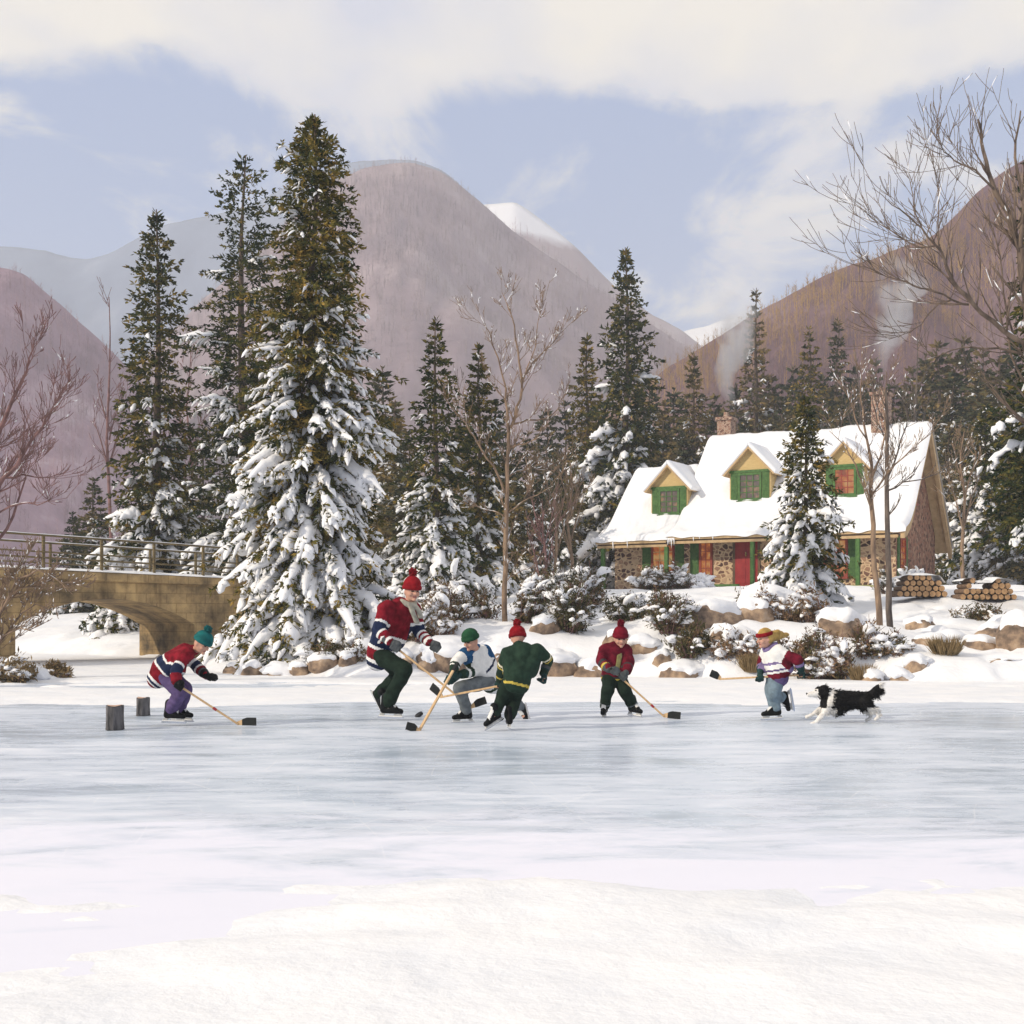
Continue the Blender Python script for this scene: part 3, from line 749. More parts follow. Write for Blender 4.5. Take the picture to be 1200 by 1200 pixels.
def spruce_meshes(name, h, r, seed, snow_lo=0.9, snow_hi=0.1, levels=40, per=8, dens=1.0, leaf=1.0, needle='needles', snow_top=0.95, taper=0.85, z0=0.04, gap=0.0, pad=1.0, droop=1.0, sub=2, fr=5, fw=0.7, rag=0.3):
    rnd = random.Random(seed); rng = np.random.default_rng(seed)
    tm = MB()
    lean = [Vector((rnd.uniform(-.01, .01) * h * (k / 6), rnd.uniform(-.01, .01) * h * (k / 6), h * k / 6 - (0.3 if k == 0 else 0))) for k in range(7)]
    tm.tube(lean, [h * 0.016 * (1 - k / 6.3) + 0.008 for k in range(7)], 8)
    P, D, L, Wd = [], [], [], []
    padV, padF = [], []; npad = 0
    iv, jf = ICO[sub]
    for lv in range(levels):
        f = (lv + rnd.uniform(-.3, .3)) / levels
        f = min(max(f, 0), 0.995) ** 0.93
        z = h * (z0 + (1 - z0) * f)
        R0 = r * ((1 - f) ** taper) * (1.0 + 0.16 * math.sin(lv * 1.7 + seed)) + 0.02 * h * (1 - f) + 0.006 * h
        R0 *= min(1.0, (1 - f) / .09 + .12) ** .75
        nb = max(4, int(per * (0.55 + 0.55 * (1 - f)) + rnd.random()))
        a0 = rnd.random() * 6.28
        for b in range(nb):
            if rnd.random() < gap: continue
            az = a0 + 6.283 * (b + rnd.uniform(-.3, .3)) / nb
            pn = fbm(np.array([az * 1.1 + 9]), np.array([f * 7.0 + 3]), 2, seed)[0]
            BL = R0 * rnd.uniform(0.66, 1.14) * (1 + 1.5 * rag * 2 * pn)
            el = math.radians(rnd.uniform(22, 42) * f ** 1.5 - rnd.uniform(4, 20) * (1 - f) * droop)
            sag = rnd.uniform(0.16, 0.38) * droop * (1 - 0.6 * f)
            ca, sa = math.cos(az), math.sin(az)
            def pt(t):
                s = t * BL
                return np.array([ca * s * math.cos(el), sa * s * math.cos(el), z + math.sin(el) * s - sag * BL * t * t + 0.10 * BL * max(0, t - 0.75)])
            nst = max(3, int(BL / (0.13 * leaf) * dens * 0.55))
            for k in range(nst):
                t = (k + rnd.random()) / nst
                if t < 0.12: continue
                p = pt(t); q = pt(min(t + 0.05, 1.05)); d = q - p; d /= np.linalg.norm(d) + 1e-9
                side = np.array([-sa, ca, 0.0])
                tw = (0.20 + 0.42 * BL * (1 - t) * 0.55 + 0.04) * leaf * rnd.uniform(.7, 1.25)
                tw = min(tw, 0.55 * BL + 0.05)
                for sg in (-1, 1):
                    tdir = d * 0.75 + side * sg * rnd.uniform(.55, 1.0) + np.array([0, 0, -rnd.uniform(0.05, .5)])
                    tdir /= np.linalg.norm(tdir)
                    for j in range(fr):
                        P.append(p + tdir * tw * rnd.uniform(0, 0.75)); dd = tdir + rng.normal(0, .55, 3) + np.array([0, 0, .15]); D.append(dd / np.linalg.norm(dd))
                        L.append(tw * rnd.uniform(.3, .62)); Wd.append((0.055 + 0.05 * tw) * leaf * fw * rnd.uniform(.8, 1.5))
                P.append(p); dd = d + rng.normal(0, .35, 3); D.append(dd / np.linalg.norm(dd)); L.append(0.2 * leaf); Wd.append(0.08 * leaf)
            # snow lying on the branch: a tongue along its back and fingers on the side twigs
            ps = snow_lo + (snow_hi - snow_lo) * min(1, f / snow_top) + 1.5 * fbm(np.array([az * 1.6 + 4]), np.array([f * 9.0]), 3, seed + 3)[0]
            if rnd.random() < ps:
                side = np.array([-sa, ca, 0.0]); hv = (1 - .55 * f)
                def tongue(pts, w, th):
                    pts = np.array(pts); n = len(pts); d = np.gradient(pts, axis=0); d /= np.linalg.norm(d, axis=1, keepdims=True) + 1e-9
                    s2 = np.cross(np.array([0, 0, 1.0]), d); s2 /= np.linalg.norm(s2, axis=1, keepdims=True) + 1e-9; u2 = np.cross(d, s2)
                    x = np.linspace(0.03, .985, n); ww = w * np.sin(np.pi * x ** .8) ** .7 * (1 + rng.normal(0, .22, n)) + .004
                    tt = th * np.sin(np.pi * x ** .8) ** .6 * (1 + rng.normal(0, .25, n)) + .004
                    a = np.arange(8) / 8 * 2 * np.pi; cy = np.cos(a); cz = np.where(np.sin(a) > 0, np.sin(a), .35 * np.sin(a))
                    jit = 1 + rng.normal(0, .11, (n, 8, 1))
                    V = pts[:, None] + (s2[:, None] * (cy[None, :, None] * ww[:, None, None]) + u2[:, None] * (cz[None, :, None] * tt[:, None, None])) * jit
                    V = V - np.array([0, 0, 1.0]) * (np.abs(cy)[None, :, None] ** 2 * ww[:, None, None] * .45)
                    i = np.arange(n - 1)[:, None] * 8; k = np.arange(8)[None]; k2 = (k + 1) % 8
                    return V.reshape(-1, 3), np.stack([i + k, i + k2, i + 8 + k2, i + 8 + k], -1).reshape(-1, 4)
                def addt(pts, w, th):
                    nonlocal npad
                    v, q = tongue(pts, w, th); padV.append(v); padF.append(q + npad); npad += len(v)
                t0 = rnd.uniform(.15, .5); w = min(.20, .035 + .085 * BL) * rnd.uniform(.7, 1.25) * pad * hv; th = w * rnd.uniform(.55, .85)
                t1 = rnd.uniform(.8, 1.04)
                nn = max(4, int(3 + 5 * BL / leaf))
                if rnd.random() < .8: addt([pt(t) + np.array([0, 0, w * .25]) for t in np.linspace(t0, t1, min(nn, 9))], w, th)
                nf = int((2 + 3.2 * min(BL / leaf, 2.2)) * hv + rnd.random())
                for q in range(nf):
                    t = rnd.uniform(max(.2, t0 - .1), .98); p = pt(t); e2 = pt(t + .04); d = e2 - p; d /= np.linalg.norm(d) + 1e-9
                    sg = rnd.choice((-1, 1)); ln = (.10 + .34 * BL * (1.08 - t)) * rnd.uniform(.6, 1.15) + .05 * leaf
                    ln = min(ln, .62 * leaf)
                    td = d * .8 + side * sg * rnd.uniform(.35, .85) + np.array([0, 0, -rnd.uniform(.1, .45)]); td /= np.linalg.norm(td)
                    fw2 = w * rnd.uniform(.35, .75)
                    addt([p + td * ln * s - np.array([0, 0, .45 * ln * s * s - fw2 * .2]) for s in np.linspace(.05, 1, 5)], fw2, fw2 * .75)
    # the leader
    for k in range(14):
        P.append(np.array([0, 0, h * (0.955 + 0.04 * rnd.random())])); a = rnd.random() * 6.28
        dd = np.array([math.cos(a) * .5, math.sin(a) * .5, rnd.uniform(.2, 1)]); D.append(dd / np.linalg.norm(dd)); L.append(0.025 * h * rnd.uniform(.6, 1)); Wd.append(0.04 + .003 * h)
    Q = frond_quads(np.array(P), np.array(D), np.array(L), np.array(Wd), rng)
    fm = mesh_np(name + '_crown', Q.reshape(-1, 3), np.arange(len(Q) * 4).reshape(-1, 4), MAT[needle])
    sm = mesh_np(name + '_snow', np.concatenate(padV), np.concatenate(padF), MAT['tree_snow'], True) if padV else None
    return tm.mesh(name + '_trunk', MAT['spruce_bark'], True), fm, sm

def spruce(meshes, loc, rz, label, group=None, sc=1.0, name='snowy_spruce'):
    t = tag(empty(name, loc, rz, sc), label, 'spruce', group)
    put('trunk', meshes[0], t); put('crown', meshes[1], t)
    if meshes[2] is not None: tag(put('snow_load', meshes[2], t), kind='stuff')
    return t

def spruce_at(px, ytop, Y, half, seed, label, base_py=None, group=None, name='snowy_spruce', **kw):
    """a spruce whose foot stands on the ground at Y, its tip reaching the measured height"""
    g = on_ground(px, Y); top = W(px, ytop, Y).z; h = top - g.z; r = half / F * Y
    return spruce(spruce_meshes(name, h, r, seed, **kw), g, random.Random(seed).random() * 6.28, label, group, name=name)

spruce_at(366, 136, 28.6, 87, 11, 'huge snow laden spruce on the bank beside the bridge, tallest of all the trees', levels=68, per=12, snow_lo=1.12, snow_hi=-0.02, snow_top=0.93, pad=.95, taper=0.42, leaf=0.95, dens=1.3, fr=7, fw=.62, rag=.36, droop=1.3)
spruce_at(284, 182, 43, 66, 12, 'tall dark spruce with a thin leader close behind the huge one', levels=54, per=8, snow_lo=0.85, snow_hi=-0.35, snow_top=.9, gap=.1, taper=0.38, fr=6, fw=.7, rag=.5, dens=1.2)
spruce_at(183, 246, 44, 50, 13, 'slim golden green spruce rising behind the bridge railing', levels=54, per=8, snow_lo=0.95, snow_hi=-0.3, snow_top=.8, taper=0.52, fr=6, fw=.7, dens=1.15, rag=.4, leaf=1.3, pad=1.4)
spruce_at(511, 374, 42, 54, 14, 'snow laden spruce with a thin top behind the tall skater', levels=44, per=8, snow_lo=1.0, snow_hi=-0.2, snow_top=.8, taper=0.85, leaf=1.25, pad=1.4)
spruce_at(561, 404, 47, 46, 15, 'dark green spruce close behind the birch trunk', levels=40, per=8, snow_lo=.75, snow_hi=-0.2, snow_top=.8, leaf=1.35, pad=1.4)
spruce_at(733, 289, 66, 64, 16, 'tall pointed spruce standing behind the low wing of the cottage', levels=50, per=9, snow_lo=1.0, snow_hi=-0.3, snow_top=.85, leaf=1.8, pad=2.0)
spruce_at(688, 392, 71, 42, 17, 'slim dark spruce beside the tall pointed one left of the cottage', levels=42, per=8, snow_lo=.8, snow_hi=-0.2, leaf=1.9, pad=1.9)
spruce_at(944, 464, 37, 60, 18, 'snowy spruce growing in front of the cottage wall', levels=42, per=9, snow_lo=1.0, snow_hi=0.15, snow_top=.95, leaf=1.1, pad=1.2, taper=0.85, z0=0.02, droop=1.4)
spruce_at(1155, 474, 63, 50, 19, 'drooping snow covered spruce right of the cottage gable', levels=44, per=9, snow_lo=1.0, snow_hi=0.5, leaf=1.7, pad=1.9, droop=1.4)
spruce_at(137, 690, 41, 46, 20, 'heavily snowed young spruce seen through the bridge arch', levels=26, per=9, snow_lo=1.0, snow_hi=0.6, leaf=1.2, pad=1.6, droop=1.5)
spruce_at(1226, 120, 34, 72, 23, 'dark tall spruce standing at the edge beyond the bare tree', levels=50, per=8, snow_lo=.3, snow_hi=-0.2, leaf=1.2, pad=1.3, z0=.16)
spruce_at(812, 414, 84, 42, 24, 'brownish spruce rising behind the low roof ridge', levels=36, per=8, snow_lo=.8, snow_hi=-.1, leaf=2.1, pad=2.2, needle='needles_far')
spruce_at(885, 338, 100, 34, 25, 'thin spruce half veiled by the chimney smoke', levels=40, per=7, snow_lo=.8, snow_hi=-.1, leaf=2.4, pad=2.3, needle='needles_far', taper=.9)
spruce_at(948, 384, 92, 40, 26, 'dark spruce tip right above the main roof ridge', levels=36, per=8, snow_lo=.6, snow_hi=-.3, leaf=2.2, pad=2.0)
spruce_at(981, 374, 98, 36, 27, 'slender reddish spruce behind the main roof', levels=36, per=7, snow_lo=.6, snow_hi=-.3, leaf=2.3, pad=2.0, needle='needles_far')

# the forest behind: copies of four trees
def forest():
    protos = []
    for k in range(4):
        protos.append(spruce_meshes('forest_spruce', 10, (1.9, 2.3, 2.0, 2.5)[k], 100 + k, levels=30, per=7, snow_lo=(.9, .75, 1.0, .6)[k], snow_hi=(.0, -.3, .3, -.2)[k], leaf=1.9, pad=1.9, needle='needles_far', dens=1.2))
    rnd = random.Random(5)
    spots = [
        # px, tip row, Y  : gap between the huge spruce and the pair, then leftwards and along the wood behind the cottage
        (462, 470, 60), (448, 430, 74), (478, 505, 58), (596, 520, 62), (618, 505, 76), (640, 478, 82), (604, 560, 55), (662, 470, 90), (654, 545, 60), (630, 560, 56), (582, 470, 88), (536, 500, 70), (670, 560, 66),
        (700, 470, 88), (760, 440, 95), (778, 470, 90), (748, 500, 84), (790, 455, 105), (838, 462, 104), (850, 480, 92), (862, 450, 112), (905, 440, 108), (918, 470, 98), (930, 430, 118), (965, 440, 110), (1000, 430, 115), (1012, 460, 96),
        (1025, 420, 118), (1048, 445, 104), (1068, 430, 112), (1085, 415, 106), (1100, 400, 98), (1092, 470, 84), (1118, 430, 88), (1130, 395, 102), (1150, 410, 95), (1170, 420, 84), (1190, 395, 92), (1185, 480, 66), (1208, 440, 74), (1112, 505, 76), (1128, 520, 70), (1180, 545, 60), (1210, 520, 58),
        (205, 520, 62), (238, 500, 58), (110, 560, 66), (85, 600, 62), (150, 590, 60),
        (1075, 470, 92), (940, 480, 88), (875, 490, 90), (985, 465, 90), (720, 530, 78), (690, 560, 70), (1040, 480, 88), (805, 500, 84), (830, 520, 80)]
    first = {}
    for i, (px, py, Y) in enumerate(spots):
        k = rnd.randrange(4); g = on_ground(px, Y)
        s = (W(px, py, Y).z - g.z) / 10.0
        lab, grp = ('snow flecked spruce massed in the dark wood behind the cottage', 'spruces in the wood behind the cottage') if px > 675 else (('dark spruce in the wood between the huge spruce and the cottage', 'spruces in the wood beyond the skaters') if px > 400 else ('small snowy spruce beyond the bridge', 'small spruces beyond the bridge'))
        if k not in first:
            first[k] = spruce(protos[k], g, rnd.random() * 6.28, lab, grp, s, 'forest_spruce'); o = first[k]
        else:
            o = copy_tree(first[k]); o.location = g; o.rotation_euler = (0, 0, rnd.random() * 6.28)
        o['label'] = lab; o['group'] = grp
        w = s * rnd.uniform(.9, 1.25); o.scale = (w, w, s)
forest()

# ------------------------------------------------------------------ bare trees
def grow(mb, sm, p, d, L, r, depth, rnd, spread=0.55, up=0.25, rmin=0.006, snow=0.0, nseg=5, kids=(3, 5)):
    pts = [Vector(p)]; d = Vector(d).normalized(); rads = [r]
    for k in range(nseg):
        d = (d + Vector((rnd.uniform(-1, 1), rnd.uniform(-1, 1), rnd.uniform(-.6, 1) + 0.15)) * 0.13 + Vector((0, 0, up * 0.12))).normalized()
        pts.append(pts[-1] + d * L / nseg); rads.append(max(rmin, r * (1 - 0.75 * (k + 1) / nseg)))
    mb.tube(pts, rads, 5 if r < .03 else 7)
    if sm is not None and rnd.random() < snow:
        a = rnd.randrange(0, nseg - 1); q = pts[a:a + 3]
        sm.tube([x + Vector((0, 0, rads[a] * .9)) for x in q], [rads[a] * .5 + .004, rads[a] * .8 + .006, .004], 5)
    if depth > 0:
        for k in range(rnd.randint(*kids)):
            i = rnd.randint(1, nseg); t = rnd.random()
            q = pts[i - 1].lerp(pts[i], t)
            dd = (pts[i] - pts[i - 1]).normalized()
            ax = Vector((rnd.uniform(-1, 1), rnd.uniform(-1, 1), rnd.uniform(-.3, .6))); ax = (ax - dd * ax.dot(dd)).normalized()
            grow(mb, sm, q, dd * math.cos(spread) + ax * math.sin(spread) * rnd.uniform(.7, 1.3), L * rnd.uniform(.38, .62) * (1.1 - 0.3 * i / nseg), max(rmin, rads[i] * .62), depth - 1, rnd, spread, up, rmin, snow, nseg, kids)

def bare_tree(name, Y, limbs, seed, label, bark, group=None, depth=2, snow=0.35, kids=(2, 4), base=None, twig_len=0.5, cat='bare tree', jit=0.35, rmin=0.006, trunk_n=1, thin=1.0):
    """limbs: (list of (px, py), start radius, end radius, sideways depth); the first trunk_n are the trunk"""
    rnd = random.Random(seed)
    p0 = limbs[0][0][0]; g = on_ground(p0[0], Y, 0.15) if base is None else Vector(base)
    t = tag(empty(name, g), label, cat, group)
    tr = MB(); br = MB(); sn = MB(); limbs = [(a, b * thin, max(.004, c * thin), d) for a, b, c, d in limbs]
    for i, (pts, r0, r1, dy) in enumerate(limbs):
        n = len(pts); q = []
        for k, (px, py) in enumerate(pts):
            q.append(W(px, py, Y + dy * k / max(1, n - 1)) - g)
        if i == 0: q[0] = Vector((q[0].x, q[0].y, 0.0))
        # rounder: insert jittered midpoints
        qq = [q[0]]
        for k in range(1, n):
            m = (q[k - 1] + q[k]) / 2 + Vector((rnd.uniform(-1, 1), rnd.uniform(-1, 1), rnd.uniform(-1, 1))) * 0.03
            qq += [m, q[k]]
        rr = [r0 + (r1 - r0) * k / (len(qq) - 1) for k in range(len(qq))]
        (tr if i < trunk_n else br).tube(qq, rr, 8)
        for k in range(1, len(qq)):
            if i < trunk_n and k < len(qq) * 0.45: continue
            seg = qq[k] - qq[k - 1]
            if snow and rnd.random() < snow * 1.2 and i >= trunk_n:
                sn.tube([qq[k - 1] + Vector((0, 0, rr[k] * .8)), (qq[k - 1] + qq[k]) / 2 + Vector((0, 0, rr[k])), qq[k] + Vector((0, 0, rr[k] * .7))], [rr[k] * .4, rr[k] * .75, .004], 6)
            for _ in range(rnd.randint(*kids)):
                ax = Vector((rnd.uniform(-1, 1), rnd.uniform(-1, 1) * .8, rnd.uniform(-.2, .8))).normalized()
                dd = seg.normalized() * 0.8 + ax * 0.65
                grow(br, sn, qq[k - 1] + seg * rnd.random(), dd, twig_len * rnd.uniform(.6, 1.4), max(rmin, rr[k] * .5), depth, rnd, snow=snow * .6, rmin=rmin)
    put('trunk', tr.mesh('bare_trunk', bark, True, fixn=False), t)
    if br.v: put('branches', br.mesh('bare_branches', bark, True, fixn=False), t)
    if sn.v: tag(put('snow_line', sn.mesh('branch_snow', MAT['tree_snow'], True, fixn=False), t), kind='stuff')
    return t

bare_tree('bare_birch', 27.5, [
    ([(592, 735), (591, 690), (592, 640), (594, 590), (594, 545), (596, 505)], .085, .055, 0),
    ([(596, 505), (604, 487), (610, 468), (611, 440), (607, 410), (603, 382), (596, 362), (588, 342)], .05, .008, .4),
    ([(596, 510), (594, 478), (593, 455), (584, 420), (574, 390), (562, 368)], .042, .008, -.5),
    ([(591, 578), (583, 556), (570, 537), (556, 512), (545, 495), (528, 476), (515, 455)], .04, .007, -.6),
    ([(594, 530), (607, 521), (622, 517), (640, 512)], .03, .006, -.4),
    ([(600, 497), (617, 492), (640, 490), (655, 478), (668, 474)], .032, .006, .5),
    ([(611, 445), (624, 425), (640, 410), (655, 392), (674, 374)], .026, .005, .4),
    ([(611, 455), (618, 430), (628, 405), (630, 380), (636, 358)], .024, .005, -.3),
    ([(593, 560), (606, 552), (622, 548), (640, 551), (655, 548)], .024, .006, .5),
    ([(594, 602), (612, 588), (630, 580), (648, 570)], .024, .006, -.5),
    ([(591, 605), (574, 598), (558, 592)], .02, .006, .3),
    ([(593, 650), (607, 646), (630, 640)], .02, .006, .3), ([(592, 683), (606, 672), (620, 664)], .02, .006, -.3)],
    41, 'slender bare tree with a tan trunk on the bank behind the green jersey', MAT['pale_bark'], depth=2, kids=(0, 2), twig_len=.6, thin=.75, rmin=.004)
bare_tree('bare_tree', 28, [
    ([(1031, 742), (1028, 690), (1023, 640), (1021, 590), (1022, 555)], .09, .05, 0),
    ([(1022, 555), (1018, 525), (1012, 495), (1008, 465), (1011, 430)], .045, .008, .3),
    ([(1021, 592), (1012, 566), (1003, 545), (990, 522), (972, 505)], .035, .007, -.5),
    ([(1022, 560), (1032, 535), (1038, 505), (1034, 470), (1040, 440)], .035, .007, .4),
    ([(1022, 580), (1040, 555), (1060, 535), (1082, 515), (1100, 500)], .03, .006, -.4),
    ([(1016, 515), (1002, 490), (995, 465), (985, 445)], .022, .006, .4)], 42, 'thin bare tree with two leaning forks before the cottage', MAT['pale_bark'], depth=2, kids=(0, 2), twig_len=.6, thin=.8, rmin=.004)
bare_tree('bare_tree', 29, [
    ([(1044, 740), (1042, 680), (1040, 620), (1039, 560), (1040, 500), (1038, 455)], .075, .03, 0),
    ([(1040, 560), (1052, 530), (1062, 500), (1066, 470)], .025, .006, .4),
    ([(1040, 575), (1058, 565), (1080, 562), (1096, 556)], .022, .006, -.4),
    ([(1040, 520), (1028, 495), (1022, 470), (1024, 445)], .022, .006, .3)], 43, 'straight bare sapling close beside the forked bare tree', MAT['dark_bark'], depth=1, kids=(1, 2), twig_len=.6)
bare_tree('bare_tree', 23.6, [
    ([(1262, 770), (1250, 720), (1238, 640), (1226, 560), (1218, 500), (1212, 440)], .22, .13, 0),
    ([(1212, 440), (1200, 402), (1176, 388), (1150, 367), (1138, 353), (1125, 340), (1114, 324), (1107, 305), (1097, 288), (1080, 267), (1066, 254), (1045, 240), (1022, 220)], .075, .006, -1.2),
    ([(1212, 450), (1203, 350), (1196, 290), (1186, 265), (1174, 238), (1162, 212), (1156, 190), (1150, 166), (1146, 140)], .12, .03, .8),
    ([(1165, 222), (1150, 207), (1136, 196), (1118, 188), (1106, 178), (1096, 160)], .035, .008, -.5),
    ([(1196, 290), (1200, 240), (1192, 200), (1190, 165), (1196, 130)], .06, .02, .6),
    ([(1135, 357), (1122, 354), (1106, 345), (1090, 339), (1070, 335), (1050, 327), (1028, 318), (1000, 310)], .034, .005, -.6),
    ([(1114, 352), (1100, 356), (1090, 366), (1080, 380), (1066, 390), (1052, 396)], .026, .005, .5),
    ([(1210, 425), (1196, 414), (1170, 408), (1140, 407), (1114, 411), (1087, 421)], .045, .008, -.4),
    ([(1080, 267), (1072, 250), (1070, 230), (1066, 210), (1056, 195)], .02, .005, .4),
    ([(1107, 305), (1090, 290), (1070, 283), (1050, 280)], .02, .005, .4),
    ([(1100, 290), (1099, 265), (1100, 232), (1096, 200), (1090, 172)], .022, .006, .3),
    ([(1097, 288), (1075, 290), (1052, 275), (1030, 262), (1012, 246), (994, 238)], .022, .005, .3),
    ([(1214, 470), (1196, 440), (1184, 415), (1180, 380), (1184, 345), (1196, 320)], .04, .01, .5),
    ([(1190, 400), (1176, 345), (1172, 300), (1164, 270), (1150, 245), (1130, 218)], .028, .006, .9),
    ([(1212, 480), (1190, 452), (1170, 446), (1150, 452)], .03, .006, -.5)],
    44, 'large bare tree leaning in from the edge with long outstretched dark limbs', MAT['brown_bark'], depth=1, kids=(0, 2), twig_len=1.0, snow=.12, thin=.68, rmin=.0048)
bare_tree('bare_tree', 22, [
    ([(-62, 800), (-52, 700), (-40, 620), (-26, 575)], .14, .08, 0),
    ([(-40, 620), (-16, 590), (4, 560), (20, 545), (34, 520), (50, 500), (62, 480), (70, 462)], .05, .006, -.8),
    ([(-26, 575), (-6, 520), (10, 480), (24, 450), (34, 420), (40, 396)], .05, .006, .6),
    ([(4, 560), (26, 556), (48, 560), (70, 556)], .02, .005, .3),
    ([(-46, 660), (-16, 650), (8, 620), (20, 590), (30, 560), (36, 540)], .04, .006, .5),
    ([(0, 600), (24, 590), (44, 592), (60, 584)], .018, .005, -.4), ([(-10, 530), (8, 522), (26, 510), (46, 492)], .018, .005, .4)],
    45, 'bare reddish twigged tree leaning in over the bridge', MAT['red_twig'], depth=2, kids=(0, 2), twig_len=.75, snow=.06, rmin=.0045)
bare_tree('bare_bush', 24.5, [
    ([(-14, 775), (-8, 740), (4, 705), (22, 690), (44, 688), (64, 694)], .035, .008, 0),
    ([(-12, 770), (0, 720), (20, 678), (44, 668), (68, 680), (78, 694)], .03, .006, -.4),
    ([(-10, 770), (10, 740), (26, 718), (42, 708), (56, 712)], .03, .006, .4),
    ([(-14, 770), (-4, 710), (10, 676), (30, 655)], .025, .006, .3),
    ([(-12, 770), (4, 745), (24, 736), (40, 740)], .022, .006, -.3)], 46, 'arching bare bush in front of the near end of the bridge', MAT['pale_bark'], depth=2, kids=(1, 3), twig_len=.5, snow=.25, cat='bush')
for (px, Y, tip, sd, lab, br) in ((652, 44, 560, 51, 'thin forked bare sapling between the birch and the cottage', 'pale_bark'), (668, 48, 540, 52, 'tall grey bare sapling just left of the porch', 'pale_bark'),
        (636, 42, 600, 53, 'low bare sapling right behind the birch', 'red_twig'), (128, 58, 348, 54, 'ghostly thin bare larch left of the golden spruce', 'red_twig'), (222, 62, 410, 55, 'faint reddish bare larch between the golden spruce and the huge one', 'red_twig'),
        (1130, 46, 505, 57, 'bare sapling with thin twigs before the snowy wood', 'pale_bark'), (1072, 70, 395, 58, 'bare tree rising behind the gable chimney', 'dark_bark'), (1004, 70, 398, 59, 'fine bare tree rising behind the main roof', 'dark_bark'), (536, 52, 455, 60, 'thin bare tree between the two dark spruces behind the skaters', 'dark_bark')):
    g = on_ground(px, Y).z; zb = HY - (g - H) * F / Y; k = Y / 28
    mid = zb + (tip - zb) * .55; r = random.Random(sd); j = lambda a: r.uniform(-a, a)
    bare_tree('bare_tree', Y, [([(px, zb), (px + j(3), zb * .6 + mid * .4), (px + j(4), mid), (px + j(5), mid * .5 + tip * .5), (px + j(4), tip)], .05 * k, .008 * k, 0),
        ([(px, mid + 30), (px + 10, mid - 8), (px + 18, mid - 35)], .022 * k, .006 * k, .4), ([(px, mid + 40), (px - 10, mid), (px - 18, mid - 25)], .022 * k, .006 * k, -.4),
        ([(px, mid), (px + 6, mid - 25), (px + 14, mid - 55)], .02 * k, .006 * k, .3), ([(px, mid - 10), (px - 8, mid - 40), (px - 14, mid - 66)], .02 * k, .006 * k, .3)], sd, lab, MAT[br], depth=1, kids=(1, 2), twig_len=.5 * k, snow=.2, rmin=.005 * k)
